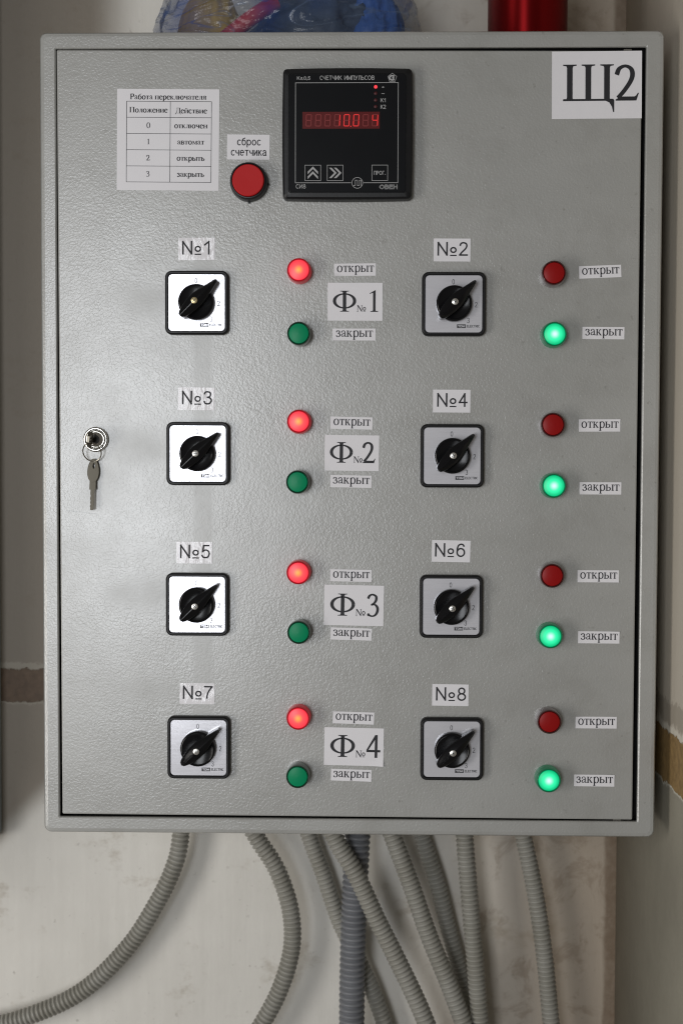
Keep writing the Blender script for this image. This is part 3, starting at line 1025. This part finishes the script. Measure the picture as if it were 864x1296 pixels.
mb = MB()
mb.slab(92.6, 92.6, 2, [(0, 9.3), (0, 9.8), (0.3, 10.0)])
ZF = 10.04
u0, v1 = cz(113, 127)
u1, v0 = cz(738, 731)
t = 0.42
mb.box(u0, u1, v1 - t, v1, 9.9, ZF, 1)
mb.box(u0, u0 + t, v0, v1 - t, 9.9, ZF, 1)
mb.box(u1 - t, u1, v0, v1 - t, 9.9, ZF, 1)
mb.box(u0 + t, cz(453, 0)[0], v0, v0 + t, 9.9, ZF, 1)
mb.box(cz(529, 0)[0], u1 - t, v0, v0 + t, 9.9, ZF, 1)


def face_text(txt, x0, x1, y0, y1, m=1, st=0.42):
    a, b = cz(x0, y0), cz(x1, y1)
    sans_text(mb, txt, (a[0] + b[0]) / 2, (a[1] + b[1]) / 2, b[0] - a[0], a[1] - b[1], ZF, m, st)


face_text('Кл.0,5', 124, 204, 90, 111)
face_text('СЧЕТЧИК', 262, 395, 86, 112)
face_text('ИМПУЛЬСОВ', 410, 592, 86, 112)
face_text('К1', 630, 660, 222, 246)
face_text('К2', 630, 662, 261, 286)
face_text('+', 636, 652, 147, 163)
face_text('–', 635, 653, 185, 203)
face_text('СИ8', 118, 178, 738, 764)
# the round mark with a pulse on the lower line
c = cz(491, 730)
cir = lambda r, n=40: [(c[0] + r * math.cos(2 * PI * k / n), c[1] + r * math.sin(2 * PI * k / n)) for k in range(n)]
mb.ring(cir(34 * PX), cir(31 * PX), ZF, 1)
pul = [(468, 746), (478, 746), (478, 714), (491, 714), (491, 746), (503, 746), (503, 714), (514, 714), (514, 746)]
for a, b in zip(pul, pul[1:]):
    A, B_ = cz(*a), cz(*b)
    mb.box(min(A[0], B_[0]) - 0.18, max(A[0], B_[0]) + 0.18, min(A[1], B_[1]) - 0.18, max(A[1], B_[1]) + 0.18, 9.95, ZF + 0.002 * pul.index(a), 1)
# the five-sided mark top right
c = cz(700, 100)
pent = lambda r: [(c[0] + r * math.sin(2 * PI * k / 5), c[1] + r * math.cos(2 * PI * k / 5)) for k in range(5)]
mb.ring(pent(29 * PX), pent(26 * PX), ZF, 1)
for pl in q_arc(c[0], c[1], 2.1, 1.7, 40, 320, 1.5, 1.1, 20):
    mb.poly(pl, ZF, 1)
mb.poly([(c[0] + 0.9 * math.cos(2 * PI * k / 12) + 0.7, c[1] + 0.9 * math.sin(2 * PI * k / 12)) for k in range(12)], ZF + 0.01, 1)
# the maker's block lettering, cut by fine lines
face_text('ОВЕН', 624, 735, 741, 768, 1, 0.95)
for y in (746, 751, 756, 761, 765):
    A, B_ = cz(622, y + 1.0), cz(736, y - 1.0)
    mb.box(A[0], B_[0], A[1], B_[1], 9.9, ZF + 0.03, 0)
fp = part(mb, 'face_panel', [M['panel_black'], M['white_print']], parent=cnt)

mb = MB()
a, b = cz(157, 404), cz(625, 303)
mb.box(a[0], b[0], a[1], b[1], 9.8, 10.10, 0)
SEG = {'0': 'abcdef', '1': 'bc', '4': 'bcfg', '8': 'abcdefg', ' ': ''}
cells = [195, 252.5, 310, 367.5, 425, 482.5, 540, 597]
for x, ch in zip(cells, '   100 4'):
    for s in 'abcdefg':
        on = s in SEG[ch]
        sl = 0.045

        def P2(px, py):
            q = cz(px + (354 - py) * sl, py)
            return q
        hw, hh, th = 15.5, 34, 2.9
        seg = {'a': ((x - hw + 3, 354 - hh), (x + hw - 3, 354 - hh)), 'd': ((x - hw + 3, 354 + hh), (x + hw - 3, 354 + hh)), 'g': ((x - hw + 3, 354), (x + hw - 3, 354)),
               'f': ((x - hw, 354 - hh + 3), (x - hw, 351)), 'b': ((x + hw, 354 - hh + 3), (x + hw, 351)),
               'e': ((x - hw, 357), (x - hw, 354 + hh - 3)), 'c': ((x + hw, 357), (x + hw, 354 + hh - 3))}[s]
        (ax, ay), (bx, by) = seg
        if s in 'adg':
            pts = [P2(ax, ay - th), P2(bx, by - th), P2(bx + th, by), P2(bx, by + th), P2(ax, ay + th), P2(ax - th, ay)]
        else:
            pts = [P2(ax + th, ay), P2(bx + th, by), P2(bx, by + th), P2(bx - th, by), P2(ax - th, ay), P2(ax, ay - th)]
        mb.poly(pts, 10.14, 2 if on else 1)
    dc = cz(x + 25, 390)
    if x == 425:
        mb.poly([(dc[0] + 0.5 * math.cos(2 * PI * k / 10), dc[1] + 0.5 * math.sin(2 * PI * k / 10)) for k in range(10)], 10.14, 2)
part(mb, 'display', [M['display_glass'], M['digit_off'], M['digit_lit']], parent=cnt)
for k, y in enumerate((154, 193, 233, 272)):
    mb = MB()
    q = cz(600, y)
    mb.lathe([(1.35, 9.9), (1.35, 10.3), (1.0, 10.6), (0.1, 10.7)], 20, 0, q[0], q[1])
    part(mb, 'status_light', M['led_lit' if k == 0 else 'led_off'], parent=cnt)
for (x0, x1, sym) in ((172, 270, 'up'), (307, 405, 'right'), (578, 676, 'prog')):
    mb = MB()
    (a, b) = cz(x0, 718), cz(x1, 622)
    mb.box(a[0], b[0], a[1], b[1], 9.8, 10.08, 0)
    mb.frame(a[0], b[0], a[1], b[1], 0.36, 10.12, 1)
    cx, cy = (a[0] + b[0]) / 2, (a[1] + b[1]) / 2
    if sym == 'prog':
        sans_text(mb, 'ПРОГ', cx - 0.5, cy, 8.3, 3.1, 10.12, 1, 0.4)
        mb.poly([(cx + 4.1 + dx, cy - 1.5 + dy) for dx, dy in ((0, 0), (.5, 0), (.5, .5), (0, .5))], 10.12, 1)
    else:
        for d in (-2.0, 1.8):
            ch = [(-4.3, -2.2), (0, 1.9), (4.3, -2.2), (4.3, -4.2), (0, -0.1), (-4.3, -4.2)]
            pts = [(x * 0.95, (y + d + 1.4) * 1.0) for x, y in ch]
            if sym == 'right':
                pts = [(y, -x) for x, y in pts]
            pts = [(cx + x, cy + y) for x, y in pts]
            mb.face([mb.vert(pts[i][0], pts[i][1], 10.12) for i in (0, 1, 4, 5)], 1)
            mb.face([mb.vert(pts[i][0], pts[i][1], 10.12) for i in (1, 2, 3, 4)], 1)
    part(mb, 'button', [M['panel_black'], M['white_print']], parent=cnt)

# ------------------------------------------------------------------ paper labels
INK = [M['paper'], M['ink']]
# the table of switch positions
mb = MB()
paper(mb, 82.3, 80.7, seed=3, wave=0.06)
tx = lambda x, y: ((x - 300) / 4.114 * 0.64, (315 - y) / 4.114 * 0.64)
L, Mi, Rt = tx(85, 0)[0], tx(311, 0)[0], tx(524, 0)[0]
rows = [tx(0, y)[1] for y in (119, 201, 284, 367, 450, 532)]
g = 0.16
for k, y in enumerate(rows):
    mb.box(L, Rt, y - g, y + g, 0.1, TXT, 1)
for k, x in enumerate((L, Mi, Rt)):
    mb.box(x - g, x + g, rows[-1], rows[0], 0.1, TXT + 0.004, 1)
cm = lambda a, b: (a + b) / 2
serif_text(mb, 'Работа переключателя', 6.6, TXT, 1, tx(299, 0)[0], tx(0, 109)[1], 61.5, font=SMALL_FONT)
serif_text(mb, 'Положение', 6.5, TXT, 1, tx(198, 0)[0], tx(0, 176)[1], 31.0, font=SMALL_FONT)
serif_text(mb, 'Действие', 6.5, TXT, 1, tx(419, 0)[0], tx(0, 179)[1], 25.7, font=SMALL_FONT)
for k, (d, wd, ww) in enumerate((('0', 'отключен', 26.8), ('1', 'автомат', 22.0), ('2', 'открыть', 22.6), ('3', 'закрыть', 22.0))):
    y = (rows[k + 1] + rows[k + 2]) / 2 - 2.0
    serif_text(mb, d, 6.5, TXT, 1, tx(198, 0)[0], y, font=SMALL_FONT)
    serif_text(mb, wd, 6.5, TXT, 1, tx(418, 0)[0], y, ww, font=SMALL_FONT)
part(mb, 'paper_table', INK, (-146.4, 239.0, DW), 0.5, label='square paper sheet with a printed table of switch positions')
# label over the push button
mb = MB()
paper(mb, 34.3, 19.9, seed=5)
sans_text(mb, 'сброс', 0.4, 3.6, 19.0, 4.7, TXT, 1, 0.72)
sans_text(mb, 'счетчика', 0.3, -4.6, 28.6, 4.7, TXT, 1, 0.72)
part(mb, 'paper_label', INK, (-81.7, 233.1, DW), 0.6, label='two-line paper label сброс счетчика above the red push button')
# the cabinet's own number
mb = MB()
paper(mb, 71.4, 53.2, seed=8, wave=0.1)
serif_text(mb, 'Щ', 43.4, TXT, 1, -26.3 + 20.9, -12.6, 44.0)
serif_text(mb, '2', 42.6, TXT, 1, 24.0, -12.6, 20.5)
part(mb, 'paper_label', INK, (196.3, 281.7, DW), -0.4, label='largest paper label, reading Щ2, in the top right corner of the door')
# switch numbers
NUM = [(-123.4, 151.9, 29.5, 17.9, 0), (82.0, 151.0, 29.5, 18.3, 0.3), (-123.7, 31.3, 29.9, 18.4, 0.6), (82.5, 29.9, 30.1, 18.4, 0.2),
       (-125.5, -93.6, 29.5, 17.7, 0.4), (82.8, -91.5, 31.1, 17.6, 0.9), (-123.4, -209.1, 28.5, 17.3, 0.6), (83.0, -208.9, 29.5, 17.7, 0.5)]
for i, (u, v, w, h, tl) in enumerate(NUM):
    mb = MB()
    paper(mb, w, h, seed=20 + i)
    sh = -1.3 if i == 5 else 0
    sans_text(mb, 'N', -7.6 + sh, 0.9, 8.2, 11.0, TXT, 1, 1.25)
    sans_text(mb, 'o', 1.0 + sh, 0.7, 5.3, 6.4, TXT, 1, 1.15)
    mb.box(-1.6 + sh, 3.6 + sh, -4.8, -3.9, 0.1, TXT, 1)
    sans_text(mb, str(i + 1), (8.2 if i == 0 else 9.1) + sh, 0.9, 4.4 if i == 0 else 7.1, 11.0, TXT, 1, 1.2)
    part(mb, 'paper_label', [M['taped_paper' if i % 2 == 0 else 'paper'], M['ink']], (u, v, DW), tl,
         label='paper label reading №%d above its rotary switch' % (i + 1))
# open / closed labels
random.seed(11)
OC = [(4.2, 135.3, 33.6, 9.9, 'o', -0.5, 1, 0), (3.6, 83.3, 34.6, 9.6, 'z', 0, 1, 0), (200.6, 133.7, 33.6, 9.9, 'o', -2.2, 1, 1), (203.7, 84.7, 33.6, 9.8, 'z', 0.3, 1, 1),
      (1.8, 12.0, 34.0, 9.9, 'o', 1.2, 2, 0), (1.5, -35.2, 33.5, 9.9, 'z', 1.0, 2, 0), (201.4, 10.6, 33.3, 9.9, 'o', -0.3, 2, 1), (202.7, -40.1, 33.6, 9.9, 'z', 0, 2, 1),
      (1.8, -111.7, 33.7, 9.8, 'o', 0.8, 3, 0), (2.1, -159.4, 33.3, 9.9, 'z', 1.5, 3, 0), (201.7, -111.3, 33.3, 9.8, 'o', 0, 3, 1), (202.7, -161.0, 33.4, 9.8, 'z', 0.2, 3, 1),
      (4.3, -228.2, 33.6, 9.9, 'o', 1.6, 4, 0), (2.6, -275.4, 33.0, 9.6, 'z', 1.3, 4, 0), (201.3, -230.6, 33.3, 9.6, 'o', 0, 4, 1), (200.3, -278.2, 32.7, 9.6, 'z', 0.2, 4, 1)]
for i, (u, v, w, h, k, tl, row, col) in enumerate(OC):
    mb = MB()
    paper(mb, w, h, seed=50 + i, wave=0.14, lift={random.choice(((1, 1), (1, -1), (-1, 1), (-1, -1))): random.uniform(0.2, 0.9)})
    serif_text(mb, 'открыт' if k == 'o' else 'закрыт', 11.2, TXT, 1, 0.3, -1.9, 30.2)
    part(mb, 'paper_label', INK, (u, v, DW), tl, label='narrow paper label %s in the %s column, row %d from the top' % ('открыт' if k == 'o' else 'закрыт', 'right' if col else 'left', row))
# feeder labels
FD = [(4.4, 109.6, 44.2, 30.4, 0.1, 1), (2.2, -12.2, 43.9, 28.8, 0.5, 2), (4.3, -136.0, 48.4, 33.0, 0.9, 3), (4.7, -251.9, 48.4, 31.1, 1.0, 4)]
for (u, v, w, h, tl, n) in FD:
    mb = MB()
    paper(mb, w, h, seed=80 + n, lift={(1, -1): 1.6} if n == 4 else None)
    s = w / 48.4 * (1.0 if n > 2 else 1.02)
    em = 27.2 * s
    serif_text(mb, 'Ф', em, TXT, 1, -9.2 * s, -8.6 * s, 22.0 * s)
    serif_text(mb, '№', em * 0.315, TXT, 1, 5.4 * s, -8.6 * s, font=SMALL_FONT)
    serif_text(mb, str(n), em * 1.02, TXT, 1, (16.0 if n != 2 else 15.0) * s, -8.7 * s, 12.2 * s)
    part(mb, 'paper_label', INK, (u, v, DW), tl, label='large paper label reading Ф№%d between two small labels' % n)

# ------------------------------------------------------------------ lock, key ring, keys
mb = MB()
mb.lathe([(10.2, 0), (10.2, 2.4), (9.8, 3.4), (9.0, 3.9), (8.2, 3.7), (7.4, 2.6), (6.6, 2.2), (6.4, 3.3), (5.6, 4.0), (0.2, 4.2)], 56)
lock = part(mb, 'lock', M['chrome'], (-205.3, -1.9, DW), label='round chrome cam lock at the left edge of the door', sharp=50)
mb = MB()
mb.lathe([(3.6, 4.15), (3.4, 4.35), (0.1, 4.36)], 28)
mb.box(-0.6, 0.6, -4.6, 4.6, 4.2, 4.4)
part(mb, 'keyway', M['dark_slot'], parent=lock)


def key_mesh(mb, z, thick, blade):
    """key blade downwards, bow at the top, hole through the bow"""
    n = 32
    out, hole = [], []
    for k in range(n):
        a = 2 * PI * k / n
        out.append((4.7 * math.cos(a) * (1 - 0.10 * math.sin(a)), 9.7 * math.sin(a)))
        hole.append((0.3 + 1.05 * math.cos(a), 3.9 + 2.3 * math.sin(a)))
    zi, zo = z, z + thick
    mb.loft([[(x, y, zi) for x, y in hole], [(x, y, zi) for x, y in out], [(x * 1.0, y, zo - 0.2) for x, y in out],
             [(x * 0.95, y * 0.97, zo) for x, y in out], [(x, y, zo) for x, y in hole], [(x, y, zi) for x, y in hole]], 0, False, False)
    mb.box(-2.5, 2.4, -15.5, -8.4, zi + 0.05, zo - 0.05)
    if blade:
        pts = [(-1.5, -15.4), (1.5, -15.4), (1.5, -31.2), (0.7, -32.2), (-0.6, -32.2), (-1.3, -31.4), (-1.0, -30.2), (-1.6, -29.0), (-0.9, -27.4),
               (-1.5, -26.0), (-1.1, -24.4), (-1.6, -22.8), (-1.2, -20.5), (-1.6, -18.5)]
        mb.loft([[(x, y, zi + 0.15) for x, y in pts], [(x, y, zo - 0.15) for x, y in pts]], 0, True, True)
        mb.box(-0.35, 0.1, -30, -16, zo - 0.2, zo - 0.1)


# the key that stays in the lock, seen end-on
mb = MB()
mb.box(-0.9, 0.9, -1.9, 1.9, 3.3, 12)
mb.loft([[(x * s, y, z) for x, y in ((-1.0, -1), (1.0, -1), (1.0, 1), (-1.0, 1))] for s, z, y_ in ((1, 3.4, 0),)], 0, False, False)
lp = []
for y, zf, zb in ((-6.6, 16, 14), (-5.6, 19.5, 11.6), (-2.4, 22.5, 10.2), (2.4, 22.5, 10.2), (5.4, 19.5, 11.6), (6.4, 16, 14)):
    lp.append([(-1.0, y, zb), (1.0, y, zb), (1.0, y, zf), (-1.0, y, zf)])
mb.loft(lp, 0, True, True)
k1 = mb.build('key', M['key_steel'], None, (-205.3 - 1.6, -2.2, DW), 6)
tag(k1, 'key standing in the chrome lock, seen end-on', 'key')
# the ring through both keys
mb = MB()
pts = []
for k in range(49):
    a = 2 * PI * k / 48
    pts.append((7.3 * math.sin(a), 7.3 * math.cos(a), 3.0 + 9.5 * (0.5 + 0.5 * math.cos(a)) + (0.5 if k > 24 else 0)))
mb.tube(pts, 0.5, 10)
rg = mb.build('key_ring', M['ring_steel'], None, (-207.0, -12.3, DW))
tag(rg, 'thin wire ring hanging from the key in the lock', 'key ring')
mb = MB()
key_mesh(mb, 0, 1.9, True)
k2 = mb.build('key', M['key_steel'], None, (-207.3, -27.2, DW + 2.2), 2.5)
k2.rotation_euler = (R(-3), R(2.5), R(9))
tag(k2, 'spare flat key hanging down from the wire ring below the lock', 'key')

# ------------------------------------------------------------------ corrugated conduits under the cabinet
CON = [
    ([(-161.5, -322), (-166.9, -390.7), (-174.0, -419.1), (-188.8, -450.6), (-216.3, -494.3), (-259.5, -538.3), (-306.7, -563.4), (-365.7, -580.8), (-460, -595)], 195, 8.8, 'conduit', 'grey conduit bending away to the lower left corner'),
    ([(-126, -322), (-110.5, -350.5), (-91.2, -385.4), (-71.8, -416.4), (-58.6, -455.4), (-57.0, -494.5), (-67.8, -533.9), (-85.6, -569.5), (-110.5, -609.3), (-140, -650)], 190, 8.8, 'conduit', 'grey conduit bowing out to the right then back left, second from the left'),
    ([(-60, -322), (-55.3, -339.7), (-40.0, -389.6), (-27.2, -423.9), (-11.1, -470.8), (5.6, -505.2), (19.7, -535.1), (32.3, -568.9), (44.9, -609.8), (56, -650)], 203, 8.3, 'conduit', 'grey conduit passing behind the thick blue-grey conduit'),
    ([(-36, -322), (-33.7, -330.3), (-12.6, -378.6), (4.8, -408.0), (26.0, -453.5), (47.3, -496.0), (68.6, -541.6), (87.7, -592.0), (104, -640)], 158, 8.9, 'conduit', 'grey conduit crossing in front of the thick blue-grey conduit'),
    ([(9.5, -322), (8.9, -335.2), (6.8, -384.5), (4.4, -440.2), (2.7, -500.8), (2.1, -564.6), (3.0, -606.8), (4, -650)], 182, 12.6, 'conduit_blue', 'thick blue-grey corrugated conduit hanging straight down'),
    ([(20, -322), (24.1, -333.7), (42.6, -382.7), (58.0, -423.3), (75.7, -473.2), (93.5, -516.3), (108.2, -554.8), (123.8, -598.9), (136, -640)], 172, 8.9, 'conduit', 'grey conduit slanting to the right, first to the right of the blue-grey one'),
    ([(50, -322), (56.1, -340.1), (71.1, -390.1), (85.8, -435.5), (96.8, -478.6), (107.6, -518.8), (114.8, -555.8), (121.5, -611.3), (124, -650)], 207, 8.4, 'conduit', 'shaded grey conduit partly hidden behind two other conduits'),
    ([(106.8, -322), (107.4, -333.0), (110.1, -382.0), (115.0, -437.3), (119.9, -490.5), (125.8, -558.5), (129.9, -598.8), (134, -650)], 176, 8.7, 'conduit', 'grey conduit hanging almost straight, second from the right'),
    ([(155, -322), (158.4, -336.6), (168.8, -386.1), (179.2, -434.2), (188.9, -495.7), (196.5, -566.9), (200.8, -605.3), (205, -650)], 190, 8.5, 'conduit', 'rightmost grey conduit, nearest to the corner of the room'),
]
for pts, dep, rad, mat, lab in CON:
    dx, dy = pts[-1][0] - pts[-2][0], pts[-1][1] - pts[-2][1]
    dl = math.hypot(dx, dy)
    pts = pts + [(pts[-1][0] + dx / dl * 280, pts[-1][1] + dy / dl * 280)]      # on down the wall, out of the picture
    fine = crom([(x, y, -dep) for x, y in pts], 40)
    # walk along at an even step so that the ribs are evenly spaced
    pitch = 4.6 if rad < 10 else 5.8
    step = pitch / 8
    walk = [fine[0]]
    acc = 0.0
    for a, b in zip(fine, fine[1:]):
        d = math.dist(a, b)
        while acc + d >= step:
            t = (step - acc) / d
            a = tuple(p + (q - p) * t for p, q in zip(a, b))
            walk.append(a)
            d = math.dist(a, b)
            acc = 0.0
        acc += d
    radii = []
    for i in range(len(walk)):
        radii.append(rad * (1.0, 1.0, 0.985, 0.94, 0.80, 0.75, 0.80, 0.96)[i % 8])
    mb = MB()
    mb.tube(walk, radii, 20)
    o = mb.build('corrugated_conduit', M[mat], sharp=70)
    # put the origin at the conduit's upper end
    off = Vector(walk[0])
    ov = Vector((off.x * 0.001, -off.z * 0.001, off.y * 0.001))
    for v in o.data.vertices:
        v.co -= ov
    o.location = ov
    tag(o, lab, 'conduit', 'corrugated conduits under the control cabinet')

# ------------------------------------------------------------------ on top of the cabinet
TOP = 325.0
# red tin
tin = bpy.data.objects.new('tin_can', None)
COL.objects.link(tin)
tin.location = (0.1528, 0.095, 0.325)
tag(tin, 'shiny dark red metal tin standing on top of the cabinet', 'tin can')


def lathe_z(prof, name, mat, parent, seg=72, sharp=40):
    mb = MB()
    mb.loft([[(r * math.cos(2 * PI * k / seg), z, r * math.sin(2 * PI * k / seg)) for k in range(seg)] for r, z in prof], 0, True, True)
    o = mb.build(name, mat, parent, sharp=sharp)
    return o


lathe_z([(33.6, 0.2), (34.5, 0.6), (34.6, 2), (34.4, 3), (34.4, 100), (33.5, 104)], 'side', M['can_red'], tin)
lathe_z([(33.4, 104), (33.6, 105.5), (32.6, 106.5), (32, 104.5), (5, 104.4)], 'lid', M['tin'], tin)

# blue plastic bag and what shows through it
random.seed(4)


def lump(cx, cy, rx, ry, h, seed, amp, freq, nu=90, nv=34, fold=0.0, crease=0.0):
    """a soft heap resting on the cabinet: cx right, cy back from the front, rx/ry half sizes, h height"""
    mb = MB()
    rows = []
    for j in range(nv + 1):
        t = j / nv
        ph = -0.5 * PI * 0.42 + t * (0.5 * PI + 0.5 * PI * 0.42)
        row = []
        for i in range(nu):
            a = 2 * PI * i / nu
            q = Vector((math.cos(a) * math.cos(ph), math.sin(a) * math.cos(ph), math.sin(ph)))
            d = 1 + amp * noise.noise(q * freq + Vector((seed, 0, 0)))
            r2 = noise.noise(q * freq * 2.3 + Vector((0, seed, 3)))
            d += amp * 0.7 * (0.5 - abs(r2) * 2)
            d += fold * math.sin(a * 9 + 4 * noise.noise(q * 2.0)) * (0.3 + 0.7 * abs(math.cos(ph)))
            if crease:
                w = Vector((q.x * 5 + q.z * 3, q.y * 5, q.z * 7 - q.x * 2)) + Vector((seed, 5, 1))
                d += crease * (0.4 - abs(noise.noise(w)) * 1.6) + crease * 0.5 * (0.4 - abs(noise.noise(w * 2.3)) * 1.6)
            # the sides of the bag stand up steeply before they round over
            x, y, z = q.x * rx * d, q.y * ry * d, (q.z * d + 0.36) / 1.36 * h
            row.append((cx + x, TOP + max(z, 0.4), -(cy + y)))
        rows.append(row)
    mb.loft(rows, 0, True, True)
    return mb


def set_origin(o, p):
    pv = Vector(p)
    for v in o.data.vertices:
        v.co -= pv
    o.location = pv
    return o


o = lump(-57, 105, 113, 66, 128, 2.0, 0.07, 1.7, 220, 90, 0.008, 0.018).build('plastic_bag', M['bag'], sharp=180)
set_origin(o, (-0.057, 0.105, 0.325))
tag(o, 'crumpled translucent blue plastic bag lying on top of the cabinet', 'plastic bag')
o = lump(-124, 104, 30, 38, 70, 7.0, 0.08, 1.5).build('wrapped_bundle', M['yellow_stuff'], sharp=180)
set_origin(o, (-0.128, 0.092, 0.325))
tag(o, 'yellow item showing through the left end of the blue bag', 'bundle')
o = lump(-28, 110, 62, 44, 70, 11.0, 0.16, 2.2).build('wrapped_bundle', M['dark_stuff'], sharp=180)
set_origin(o, (-0.028, 0.110, 0.325))
tag(o, 'dark item showing through the middle of the blue bag', 'bundle')
o = lump(18, 108, 28, 38, 74, 15.0, 0.14, 1.9).build('wrapped_bundle', M['blue_stuff'], sharp=180)
set_origin(o, (0.022, 0.104, 0.325))
tag(o, 'bright blue item showing through the right end of the bag', 'bundle')
mb = MB()
mb.tube(crom([(-118, TOP + 8, -66), (-104, TOP + 17, -60), (-86, TOP + 30, -58), (-64, TOP + 46, -62)], 8), 6.6, 14)
o = mb.build('handle_stick', M['red_stuff'], sharp=60)
set_origin(o, (-0.119, 0.047, 0.332))
tag(o, 'red rod slanting up inside the blue bag', 'rod')
